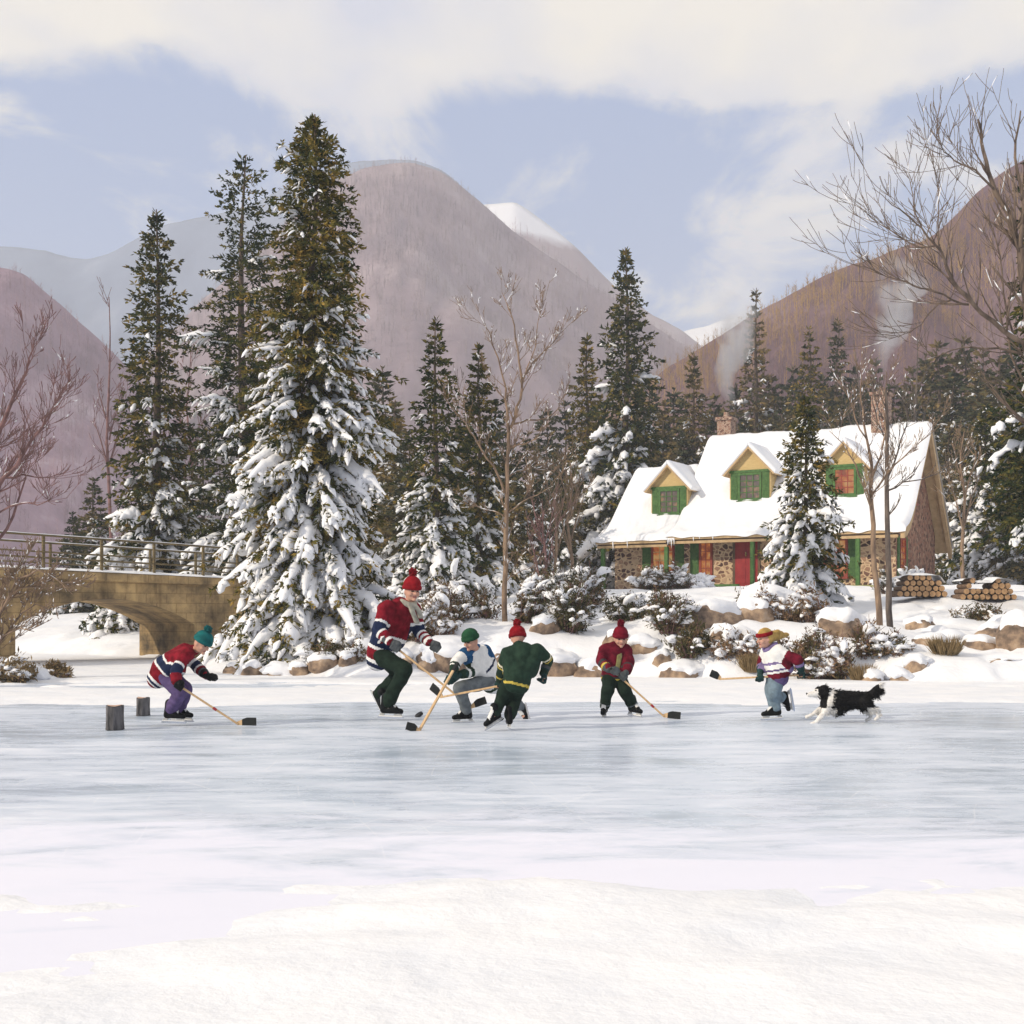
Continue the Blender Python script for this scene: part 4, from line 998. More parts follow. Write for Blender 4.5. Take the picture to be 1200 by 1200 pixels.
# ------------------------------------------------------------------ the stone bridge
def build_bridge():
    A = Vector((-12.4, 31.0, 0)); ax = Vector((4.48, 5.0, 0)); span = ax.length; ax.normalize()
    dn = Vector((-ax.y, ax.x, 0)); Wd = 2.75
    root = tag(empty('stone_bridge', A, math.atan2(ax.y, ax.x)), 'ochre stone bridge with one low arch, snow on its deck and a wooden railing', 'bridge')
    # local: x along, y away (tunnel), z up
    top = lambda x: 2.37 - 0.0195 * x
    xl, xr, zs, zc = 0.058 * span, 0.824 * span, 0.98, 1.66
    cx = (xl + xr) / 2; hw = (xr - xl) / 2
    rise = zc - zs; rad = (hw * hw + rise * rise) / (2 * rise)
    arch = [(xl, -0.4), (xl, 0.3), (xl, zs)]
    for k in range(1, 24):
        x = xl + (xr - xl) * k / 24; arch.append((x, zc - rad + math.sqrt(rad * rad - (x - cx) ** 2)))
    arch += [(xr, zs), (xr, 0.3), (xr, -0.4)]
    def shell(y0, y1):
        m = MB(); e0, e1 = -5.0, 11.5
        cols = [(e0, -0.4, e0)] + [(x, z, x) for x, z in arch] + [(e1, -0.4, e1)]
        vs = []
        for y in (y0, y1):
            for x, z, _ in cols: vs += [(x, y, z), (x, y, top(x) - 0.002)]
        n = len(cols); fs = []
        for i in range(n - 1):
            a = 2 * i; b = 2 * (i + 1); o = 2 * n
            if abs(cols[i][0] - cols[i + 1][0]) > 1e-5:
                fs += [(a, b, b + 1, a + 1), (o + a, o + a + 1, o + b + 1, o + b), (a + 1, b + 1, o + b + 1, o + a + 1)]
            if 0 < i < n - 2: fs.append((a, o + a, o + b, b))
        m.raw(vs, fs); return m
    # the fronts of the piers under the springing close with the same strips (z from -0.4)
    put('arch_wall', shell(0, Wd).mesh('arch_wall', MAT['bridge_stone']), root)
    # string course under the deck and the deck edge
    for y0, y1 in ((-0.09, 0.12), (Wd - 0.12, Wd + 0.09)):
        m = MB(); m.prism([(-5, top(-5) - .20), (11.5, top(11.5) - .20), (11.5, top(11.5) + .03), (-5, top(-5) + .03)], (1, 0, 0), (0, 0, 1), (0, y0, 0), (0, y1 - y0, 0))
        m.build('deck_edge', MAT['bridge_stone'], root, bevel=.02)
    rnd = random.Random(3)
    xs = np.arange(-5, 11.51, .14); ys = np.linspace(-.10, Wd + .10, 16)
    X, Y = np.meshgrid(xs, ys); e = np.minimum(np.minimum(Y + .1, Wd + .1 - Y), .12) / .12
    Z = top(X) + .032 + (.07 + .035 * fbm(X * 1.5, Y * 2, 3, 4)) * np.sqrt(np.clip(e, 0, 1)); i = np.arange(X.size).reshape(X.shape)
    Fq = np.stack([i[:-1, :-1], i[:-1, 1:], i[1:, 1:], i[1:, :-1]], -1).reshape(-1, 4)
    put('deck_snow', mesh_np('deck_snow', np.stack([X, Y, Z], -1), Fq, MAT['snow'], True), root)
    for y in (0.06, Wd - 0.06):
        posts = [-3.7, -2.1, -0.45, 1.15, 2.75, 4.3, 5.85, 7.4, 8.9]
        pm = None
        for k, x in enumerate(posts):
            m = MB(); m.box2((-.034, -.034, 0), (.034, .034, .86))
            o = put('railing_post', m.mesh('railing_post', MAT['rail_wood'], bevel=.008), root, (x, y, top(x) + .03))
        for nm, z0, hh in (('top_rail', .85, .05), ('middle_rail', .44, .04), ('lower_rail', .30, .035)):
            m = MB(); m.beam((-5, y - .052, top(-5) + z0 + .03), (9.2, y - .052, top(9.2) + z0 + .03), .05, hh, (0, 0, 1)); m.build(nm, MAT['rail_wood'], root, bevel=.006)
        m = MB(); n = 60
        pts = [Vector((-5 + 14.2 * k / n, y - .052, top(-5 + 14.2 * k / n) + .03 + .85 + .022)) for k in range(n + 1)]
        m.tube(pts, [.014 + .008 * rnd.random() for _ in pts], 8); m.build('rail_snow', MAT['tree_snow'], root, smooth=True)
build_bridge()

# ------------------------------------------------------------------ the cottage
HOUSE = Vector((4.67, 58.25, 2.28)); HANG = R(-30)
def build_cottage():
    root = tag(empty('stone_cottage', HOUSE, HANG), 'stone cottage with snowy roofs, dormers, green posts and a red door', 'cottage')
    LW, LU, D = 3.42, 12.6, 7.4
    mainp = [(-1.2, 2.42), (-.8, 2.52), (-.3, 2.78), (.2, 3.18), (.7, 3.72), (1.3, 4.42), (2.4, 5.66), (3.7, 7.1), (5.2, 5.35), (6.6, 3.72), (8.1, 1.95)]
    wingp = [(-1.2, 2.30), (-.8, 2.40), (-.3, 2.62), (.2, 2.96), (.7, 3.42), (1.3, 4.02), (2.2, 4.9), (3.2, 5.78), (4.6, 4.4), (6.4, 2.6)]
    def prof(p, s): return float(np.interp(s, [q[0] for q in p], [q[1] for q in p]))
    m = MB(); m.prism([(0, -.4), (D, -.4), (D, 2.55), (3.7, 6.86), (1.3, 4.2), (.7, 3.5), (.2, 2.96), (0, 2.74)], (0, 1, 0), (0, 0, 1), (LW, 0, 0), (LU - LW, 0, 0))
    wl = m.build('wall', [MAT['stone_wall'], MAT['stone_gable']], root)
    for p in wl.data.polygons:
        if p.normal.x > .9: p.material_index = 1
    m = MB(); m.prism([(0.02, -.4), (6.2, -.4), (6.2, 2.5), (3.2, 5.56), (1.3, 3.8), (.7, 3.2), (.2, 2.74), (0.02, 2.54)], (0, 1, 0), (0, 0, 1), (0, 0, 0), (LW - .004, 0, 0))
    m.build('wall', MAT['stone_wall'], root)
    def roof(p, u0, u1, seed):
        th = .16
        lo = [(s, z - th) for s, z in p]
        m = MB(); n = len(p)
        vs = []
        for u in (u0, u1): vs += [(u, s, z) for s, z in p] + [(u, s, z) for s, z in lo]
        fs = []
        for i in range(n - 1):
            fs += [(i, i + 1, 2 * n + i + 1, 2 * n + i), (n + i, 3 * n + i, 3 * n + i + 1, n + i + 1), (i, n + i, n + i + 1, i + 1), (2 * n + i, 2 * n + i + 1, 3 * n + i + 1, 3 * n + i)]
        fs += [(0, 2 * n, 3 * n, n), (n - 1, 2 * n - 1, 4 * n - 1, 3 * n - 1)]
        m.raw(vs, fs)
        r = m.build('roof', MAT['tan_trim'], root)
        # snow lying on it, rounded off at the edges
        us = np.linspace(u0 - .06, u1 + .06, 90); ss = np.concatenate([np.linspace(p[0][0] - .09, p[0][0] + .3, 7)[:-1], np.linspace(p[0][0] + .3, p[-1][0] - .2, 70), np.linspace(p[-1][0] - .2, p[-1][0] + .08, 5)[1:]])
        U, S = np.meshgrid(us, ss); base = np.interp(S, [q[0] for q in p], [q[1] for q in p])
        k = np.hanning(9); k /= k.sum()
        b2 = np.apply_along_axis(lambda c: np.convolve(np.pad(c, 4, mode='edge'), k, 'valid'), 0, base); b2 = np.maximum(b2, base)
        e = np.minimum(np.minimum(U - us[0], us[-1] - U), np.minimum(S - ss[0], ss[-1] - S))
        ed = np.sqrt(np.clip(e / .22, 0, 1)); T = (.20 + .16 * fbm(U * .8, S * .8, 4, seed) + .13 * fbm(U * 2.4 + S * .8, S * .45, 4, seed + 3)) * ed + .012
        hang = -.13 * np.clip(1 - (S - ss[0]) / .10, 0, 1) * (0.5 + 1.2 * vnoise(U * 2.1, U * 0 + 3.3, seed))
        Z = b2 + T + hang; i = np.arange(U.size).reshape(U.shape)
        Fq = np.stack([i[:-1, :-1], i[:-1, 1:], i[1:, 1:], i[1:, :-1]], -1).reshape(-1, 4)
        put('roof_snow', mesh_np('roof_snow', np.stack([U, S, Z], -1), Fq, MAT['snow'], True), r)
        # boards along the eave and the gable
        m = MB(); m.box2((u0 + .05, p[0][0] - .035, p[0][1] - .20), (u1 - .05, p[0][0] - .003, p[0][1] - .01)); m.build('eave_board', MAT['tan_trim'], r)
        return r
    rm = roof(mainp, LW - .32, LU + .62, 5)
    rw = roof(wingp, -.38, LW - .33, 15)
    # wide barge board under the gable edge, and the dark ceiling of the porch
    m = MB()
    for i in range(len(mainp) - 1):
        (s0, z0), (s1, z1) = mainp[i], mainp[i + 1]
        m.raw([(LU + .46, s0, z0 - .17), (LU + .62, s0, z0 - .17), (LU + .62, s1, z1 - .17), (LU + .46, s1, z1 - .17), (LU + .46, s0, z0 - .42), (LU + .62, s0, z0 - .42), (LU + .62, s1, z1 - .42), (LU + .46, s1, z1 - .42)],
              [(0, 1, 2, 3), (4, 7, 6, 5), (1, 5, 6, 2), (0, 3, 7, 4), (0, 4, 5, 1), (3, 2, 6, 7)])
    m.build('barge_board', MAT['tan_trim'], rm)
    m = MB(); m.box2((LW - .2, -1.14, 2.16), (LU + .3, -.02, 2.22)); m.box2((-.3, -1.14, 2.04), (LW - .34, -.02, 2.10)); m.build('porch_ceiling', MAT['dark_soffit'], root)
    # eave beam, porch floor, posts
    m = MB(); m.box2((LW - .25, -1.16, 2.04), (LU + .35, -1.02, 2.155)); m.box2((-.32, -1.16, 1.93), (LW - .36, -1.02, 2.035)); m.build('eave_beam', MAT['tan_trim'], root)
    m = MB(); m.box2((2.7, -1.3, -.3), (LU, -.005, .16)); m.build('porch_deck', MAT['porch_floor'], root, bevel=.01)
    m = MB(); m.box2((2.62, -1.36, .165), (6.4, -1.20, .26)); m.build('deck_board', MAT['green_paint'], root)
    for u in (-.05, 3.02, 6.92, 11.35):
        zb = -.4 if u < 2 else .16; zt = 1.93 if u < 3.1 else 2.04
        m = MB(); m.box2((u - .085, -1.18, zb), (u + .085, -1.01, zt)); m.build('porch_post', MAT['green_paint'], root, bevel=.012)
    # windows: frame, pane, bars
    def window(par, c, w, h, face, frame='window_red', pane='lit_window', nx=3, ny=4, name='window', depth=.07, shut=None, bars='window_red', shw=.42, shmat='green_paint'):
        """face 'f': looks along -y ; 'g': looks along +x"""
        def Tm(a, o, z): return (c[0] + a, c[1] - o, c[2] + z) if face == 'f' else (c[0] + o, c[1] + a, c[2] + z)
        def bx(mb, a0, a1, o0, o1, z0, z1):
            p, q = Tm(a0, o0, z0), Tm(a1, o1, z1); mb.box2([min(x, y) for x, y in zip(p, q)], [max(x, y) for x, y in zip(p, q)])
        t = .10; m = MB()
        bx(m, -w / 2, w / 2, .0, depth, h / 2 - t, h / 2); bx(m, -w / 2, w / 2, 0, depth, -h / 2, -h / 2 + t)
        bx(m, -w / 2, -w / 2 + t, 0, depth - .004, -h / 2 + t, h / 2 - t); bx(m, w / 2 - t, w / 2, 0, depth - .004, -h / 2 + t, h / 2 - t)
        bx(m, -w / 2 - .05, w / 2 + .05, .0, depth + .05, -h / 2 - .07, -h / 2 - .001)
        f = m.build(name, MAT[frame], par)
        sub = par if par.parent is not None else f
        m = MB(); bx(m, -w / 2 + t, w / 2 - t, .0, .022, -h / 2 + t, h / 2 - t); m.build('pane', MAT[pane], sub)
        m = MB()
        for k in range(1, nx):
            a = -w / 2 + t + (w - 2 * t) * k / nx; bx(m, a - .017, a + .017, .024, .05, -h / 2 + t, h / 2 - t)
        for k in range(1, ny):
            z = -h / 2 + t + (h - 2 * t) * k / ny; bx(m, -w / 2 + t, w / 2 - t, .026, .054, z - .017, z + .017)
        m.build('window_bar', MAT[bars], sub)
        if shut:
            for sgn in shut:
                a0 = sgn * (w / 2 + .02); a1 = sgn * (w / 2 + .02 + shw); lo, hi = min(a0, a1), max(a0, a1)
                m = MB(); bx(m, lo, hi, .0, .035, -h / 2 - .04, h / 2 + .04)
                n = max(8, int(h / .09))
                for k in range(n):
                    z = -h / 2 + .05 + (h - .1) * (k + .5) / n
                    if abs(k - n / 2 + .5) < .6: continue
                    bx(m, lo + .06, hi - .06, .037, .052, z - .028, z + .028)
                m.build('shutter', MAT[shmat], par)
        return f
    window(root, (2.38, 0.02, 1.38), 1.12, 1.72, 'f', shut=(-1, 1), bars='brass')
    window(root, (4.42, 0, 1.36), .62, 1.66, 'f', nx=2, shut=(-1,), shw=.40)
    window(root, (10.15, 0, 1.33), 1.0, 1.62, 'f', shut=(-1, 1))
    window(root, (LU, 1.05, 1.25), .95, 1.8, 'g', shut=(-1, 1), nx=2, ny=6, shw=.36)
    window(root, (LU, 3.1, 4.35), .85, 1.25, 'g', nx=2, ny=4)
    # the door
    m = MB(); m.box2((5.77, -.05, .17), (6.78, 0.0, 2.16)); m.box2((5.86, -.075, .17), (6.69, -.052, 2.08))
    for a, b2, z0, z1 in ((5.93, 6.24, .3, 1.0), (6.31, 6.62, .3, 1.0), (5.93, 6.24, 1.15, 1.95), (6.31, 6.62, 1.15, 1.95)): m.box2((a, -.09, z0), (b2, -.077, z1))
    d = m.build('door', MAT['red_paint'], root)
    m = MB(); m.ball((6.63, -.11, 1.08), .035); m.tube([(6.63, -.075, 1.08), (6.63, -.11, 1.08)], .015, 8); m.build('handle', MAT['brass'], d, smooth=True)
    m = MB(); m.ball((6.27, -.10, 1.62), (.035, .03, .05)); m.tube([(6.27, -.1, 1.57), (6.27, -.1, 1.47)], [.04, .015], 8); m.build('door_knocker', MAT['brass'], d, smooth=True)
    m = MB(); m.box2((5.66, -.06, .17), (5.765, .0, 2.25)); m.box2((6.785, -.06, .17), (6.89, 0, 2.25)); m.box2((5.66, -.062, 2.165), (6.89, 0, 2.262)); m.build('door_frame', MAT['dark_soffit'], root)
    # dormers
    def dormer(u, sf, w, p, pane, hz, roofm, side_shut=(-1, 1)):
        z0 = prof(p, sf) + .02; ze = z0 + hz; zp = ze + w * .52
        def s_at(z):
            for s in np.arange(sf, 3.6, .02):
                if prof(p, s) > z - .02: return s
            return 3.6
        m = MB(); back = s_at(ze) + .15
        m.raw([(u - w / 2, sf, z0 - .5), (u + w / 2, sf, z0 - .5), (u + w / 2, sf, ze), (u, sf, zp), (u - w / 2, sf, ze), (u - w / 2, back, z0 - .5), (u + w / 2, back, z0 - .5), (u + w / 2, back, ze), (u, back + .6, zp), (u - w / 2, back, ze)],
              [(0, 1, 2, 3, 4), (0, 4, 9, 5), (1, 6, 7, 2), (2, 7, 8, 3), (3, 8, 9, 4), (5, 9, 8, 7, 6)])
        dm = m.build('dormer', MAT['ochre_board'], root)
        window(dm, (u, sf, z0 + .08 + hz * .46), w * .58, hz * .86, 'f', frame='green_paint', pane=pane, bars='green_paint' if pane == 'dim_window' else 'window_red', name='dormer_window', shut=side_shut, shw=w * .17)
        m = MB(); m.box2((u - w / 2 - .02, sf - .06, ze - .06), (u + w / 2 + .02, sf - .003, ze + .05)); m.build('window_head', MAT['green_paint'], dm)
        yb = s_at(zp) + .15; yf = sf - .26
        for sg in (-1, 1):
            ov = .2; a = Vector((u + sg * (w / 2 + ov), 0, ze - ov * 1.04)); t = Vector((u, 0, zp)); n = Vector((sg * 1.04, 0, 1)).normalized()
            for nm, mt, k0, k1, grow_ in (('dormer_roof', 'tan_trim', .0, .07, 0), ('dormer_snow', 'snow', .072, .24, .05)):
                A = a + n * k0 + Vector((sg * grow_, 0, -grow_)); T2 = Vector((u, 0, t.z + k0 / n.z)); A2 = a + n * k1; T3 = Vector((u, 0, t.z + k1 / n.z))
                ybe = s_at(ze) + .1
                m = MB(); m.raw([(A.x, yf - grow_, A.z), (T2.x, yf - grow_, T2.z), (T3.x, yf, T3.z), (A2.x, yf, A2.z), (A.x, ybe, A.z), (T2.x, yb + .2, T2.z), (T3.x, yb + .2, T3.z), (A2.x, ybe, A2.z)],
                      [(0, 1, 2, 3), (4, 7, 6, 5), (0, 4, 5, 1), (3, 2, 6, 7), (0, 3, 7, 4), (1, 5, 6, 2)])
                m.build(nm, MAT[mt], dm, bevel=.05 if mt == 'snow' else 0, smooth=False)
        return dm
    dormer(2.42, .62, 1.75, wingp, 'dim_window', 1.32, rw)
    dormer(6.15, .78, 1.85, mainp, 'dim_window', 1.40, rm)
    dormer(10.3, .78, 1.7, mainp, 'lit_window', 1.40, rm)
    # icicles hanging where the two roofs meet and along the eave
    rnd = random.Random(9)
    for u in [LW - .30 + .06 * k for k in range(6)] + [LW + .9, 4.6, 5.2, 7.6, 8.3, 1.2, .5]:
        L = rnd.uniform(.15, .5) if u < LW + .1 else rnd.uniform(.08, .2); s0 = -1.235; z = 2.30 if u > LW - .35 else 2.20
        m = MB(); m.tube([(u, s0, z), (u + .01, s0, z - L * .5), (u, s0, z - L)], [.035, .022, .004], 6); m.build('icicle', MAT['tree_snow'], rm, smooth=True)
    # chimneys
    for (u, s, z0, z1, w, sn) in ((3.75, 4.3, 3.6, 8.05, .34, 0), (11.1, 3.7, 5.5, 8.5, .36, 1)):
        m = MB(); m.box2((u - w, s - w, z0), (u + w, s + w, z1)); m.box2((u - w - .07, s - w - .07, z1 + .002), (u + w + .07, s + w + .07, z1 + .16))
        ch = m.build('chimney', MAT['stone_chimney'], root, bevel=.02)
        m = MB(); m.tube([(u, s, z1 + .162), (u, s, z1 + .42)], [.15, .12], 12); m.build('chimney_pot', MAT['stone_chimney'], ch)
build_cottage()
def HW(u, s, z):
    return HOUSE + Matrix.Rotation(HANG, 3, 'Z') @ Vector((u, s, z))

# ------------------------------------------------------------------ smoke and breath
def smoke_mat(name, dens, scale, thresh, top):
    m = bpy.data.materials.new(name); m.use_nodes = True
    nt = m.node_tree; nt.nodes.clear(); L = nt.links
    out = nt.nodes.new('ShaderNodeOutputMaterial'); v = nt.nodes.new('ShaderNodeVolumePrincipled')
    v.inputs['Color'].default_value = (0.90, 0.91, 0.95, 1); v.inputs['Anisotropy'].default_value = 0.2
    n = noise_node(nt, scale, 5, 0.6, 'Object')
    tc = nt.nodes.new('ShaderNodeTexCoord'); sub = nt.nodes.new('ShaderNodeVectorMath'); sub.operation = 'MULTIPLY_ADD'
    sub.inputs[1].default_value = (2, 2, 2); sub.inputs[2].default_value = (-1, -1, -1)
    L.new(tc.outputs['Generated'], sub.inputs[0])
    ln = nt.nodes.new('ShaderNodeVectorMath'); ln.operation = 'LENGTH'; L.new(sub.outputs[0], ln.inputs[0])
    fall = nt.nodes.new('ShaderNodeMapRange'); fall.inputs['From Min'].default_value = 1.0; fall.inputs['From Max'].default_value = top
    fall.inputs['To Min'].default_value = 0; fall.inputs['To Max'].default_value = 1
    L.new(ln.outputs['Value'], fall.inputs['Value'])
    r = ramp(nt, [(thresh, (0, 0, 0)), (thresh + .25, (1, 1, 1))]); L.new(n.outputs['Fac'], r.inputs[0])
    mu = nt.nodes.new('ShaderNodeMath'); mu.operation = 'MULTIPLY'; L.new(r.outputs[0], mu.inputs[0]); L.new(fall.outputs[0], mu.inputs[1])
    m2 = nt.nodes.new('ShaderNodeMath'); m2.operation = 'MULTIPLY'; m2.inputs[1].default_value = dens; L.new(mu.outputs[0], m2.inputs[0])
    L.new(m2.outputs[0], v.inputs['Density']); L.new(v.outputs[0], out.inputs['Volume'])
    return m
SMOKE = smoke_mat('smoke', 1.9, 0.75, 0.40, 0.35)
def plume(base, seed, label, hgt, drift):
    m = MB(); n = 9
    pts = [base + Vector((drift * (k / n) ** 1.5 + .25 * math.sin(k * 1.3 + seed), .2 * math.sin(k + seed), hgt * k / n)) for k in range(n + 1)]
    rs = [.16 + 1.25 * (k / n) ** 1.1 for k in range(n + 1)]
    c = pts[5]; m.tube([p - c for p in pts], rs, 14)
    o = m.build('chimney_smoke', SMOKE, None, smooth=True, loc=c); tag(o, label, 'smoke', kind='stuff')
plume(HW(3.75, 4.3, 8.5), 1, 'pale smoke rising from the stone chimney between the two roofs', 5.4, .6)
plume(HW(11.1, 3.7, 8.95), 2, 'pale smoke rising from the chimney at the gable end', 5.2, 1.0)

# ------------------------------------------------------------------ boulders
def boulder(px, Y, w, d, h, seed, label, cap=0.5, rot=0.0, sink=.18, thick=.09, dx=0.0):
    rnd = random.Random(seed); v, f = ICO[4]
    off = Vector((seed * 3.7, seed * 1.3, 0))
    rad = []
    for p in v:
        q = Vector(p)
        r = 1 + .28 * noise.noise(q * 1.1 + off) + .14 * noise.noise(q * 2.6 + off) + .05 * noise.noise(q * 6 + off)
        # a few flat faces, as on split granite
        rad.append(r)
    rad = np.array(rad); S = np.array([w / 2, d / 2, h * .62])
    dirs = np.random.default_rng(seed).normal(size=(9, 3)); dirs /= np.linalg.norm(dirs, axis=1, keepdims=True)
    P = v * rad[:, None]
    for dd in dirs:
        k = P @ dd; lim = .80 + .1 * abs(dd[2]); P = P - np.where(k > lim, (k - lim) * .8, 0)[:, None] * dd
    g = on_ground(px, Y); t = tag(empty('boulder', g + Vector((dx, 0, 0)), rot), label, 'boulder', None)
    V = P * S; V[:, 2] += h * .12 - sink
    put('rock_face', mesh_np('rock_face', V, f, MAT['rock'], True), t)
    # snow cap: the same stone swollen above a wavering line, sunk below it
    nz = np.array([noise.noise(Vector(p) * 2.3 + off * 2) for p in v]); k = v[:, 2] - (1 - 2 * cap) * .5 - .20 + .42 * nz + .22 * v[:, 0] + .15 * v[:, 1]
    grow_ = -.05 + (thick * .8 + .05) * sstep(-.08, .25, k)
    n = V - np.array([0, 0, h * .1]); n /= np.linalg.norm(n, axis=1, keepdims=True)
    C = V + n * grow_[:, None] + np.array([0, 0, 1.0]) * np.where(grow_ > 0, grow_ * .5, 0)[:, None]
    put('snow_cap', mesh_np('snow_cap', C, f, MAT['snow'], True), t)
    return t
boulder(905, 28.2, 1.9, 1.5, 1.0, 1, 'large tan boulder with a thick snow cap below the red door', .30, .1, thick=.10)
boulder(836, 27.0, 1.5, .9, .75, 2, 'long tan boulder sloping down among the bushes beneath the big one', .25, .6)
boulder(801, 25.0, 1.05, .8, .48, 3, 'low rounded boulder on the shore between the maroon jersey and the girl', .38, .2)
boulder(697, 25.3, .95, .8, .62, 4, 'tan faced boulder on the shore just left of the maroon jersey', .32, .3)
boulder(655, 25.5, .85, .8, .66, 5, 'snow topped boulder right of the green jersey', .42, 1.0)
boulder(866, 26.0, .75, .6, .42, 6, 'small tan boulder poking from the snow behind the headscarf', .3, .4)
boulder(1052, 23.9, .75, .6, .42, 7, 'flat tan boulder on the shore behind the dog tail', .3, .1)
boulder(1075, 24.1, .62, .5, .38, 8, 'smaller tan boulder right of the flat one at the shore', .4, .8)
boulder(1193, 25.2, .95, .9, .95, 9, 'brown upright boulder at the far end of the right shore', .15, .2)
boulder(1112, 26.5, 1.0, .6, .36, 10, 'dark low rock showing through the snow above the dry tussock', .5, .2)
boulder(985, 26.2, 1.1, .9, .75, 11, 'rounded boulder under smooth snow beside the forked bare tree', .3, .5, thick=.09)
boulder(1180, 31, 1.1, .8, .5, 12, 'half buried rock on the snowy slope below the woodpile', .55, .2)
boulder(528, 25.8, 1.3, 1.0, .65, 13, 'snow covered boulder behind the green cap', .55, .2, thick=.12)
boulder(428, 26.2, .9, .7, .42, 14, 'low brown rock behind the tall skater legs', .6, .3)
boulder(1180, 24.2, .85, .4, .22, 15, 'flat brown rock at the foot of the upright boulder', .3, .1)
boulder(755, 26.0, .7, .6, .45, 16, 'small rock among the shrubs right of the maroon hat', .55, .2)
boulder(330, 25.9, .8, .6, .40, 17, 'snow capped rock under the lowest limbs of the huge spruce', .6, .2)
boulder(30, 24.0, .9, .6, .42, 18, 'dark rock on the near bank in front of the bridge', .5, .4)
boulder(610, 25.7, .8, .6, .5, 19, 'tan rock partly hidden behind the red hat of the green jersey', .5, .1)
boulder(1098, 29, .7, .5, .4, 20, 'brown stone at the foot of the straight bare sapling', .5, .1)

for i, (px, Y, w, h, lab) in enumerate(((722, 26.2, .6, .42, 'tan stone half hidden behind the maroon jersey shoulder'), (777, 25.3, .5, .32, 'small rusty stone at the shore under the spiky shrub'), (845, 25.9, .7, .5, 'tan boulder face rising above the dark low shrub'), (880, 27.2, .9, .62, 'tan stone leaning against the large snow capped boulder'),
        (930, 25.0, .6, .4, 'brown stone low behind the blond ponytail'), (1022, 23.8, .6, .34, 'brown stone at the shore above the dog tail'), (1090, 25.6, .9, .34, 'flat dark stone above the tussock'), (1150, 25.6, .8, .36, 'flat brown stone on the trodden snow near the right end'), (1165, 28.5, 1.1, .5, 'broad brown rock on the slope right of the tussock'),
        (1080, 30.5, 1.0, .5, 'dark mossy rock right of the straight bare sapling'), (583, 25.6, .7, .46, 'brown stone behind the green jersey elbow'), (640, 26.8, .7, .5, 'tan rock below the snow dotted shrub'), (505, 25.6, .7, .44, 'brown stone low between the tall skater and the green cap'), (470, 25.6, .6, .4, 'brown stone behind the tall skater stick'))):
    boulder(px, Y, w, w * .75, h, 60 + i, lab, .22, i * .9, sink=.08, thick=.06)
for i, (px, Y, w, h) in enumerate(((276, 26.6, .5, .36), (296, 26.0, .62, .40), (352, 25.7, .55, .36), (382, 25.6, .7, .42), (408, 25.5, .5, .34), (452, 25.6, .6, .40))):
    o = boulder(px, Y, w, w * .8, h, 30 + i, 'small brown stone in the row along the shore under the huge spruce', .2, i * 1.1, sink=.06, thick=.05); o['group'] = 'stones along the shore under the huge spruce'

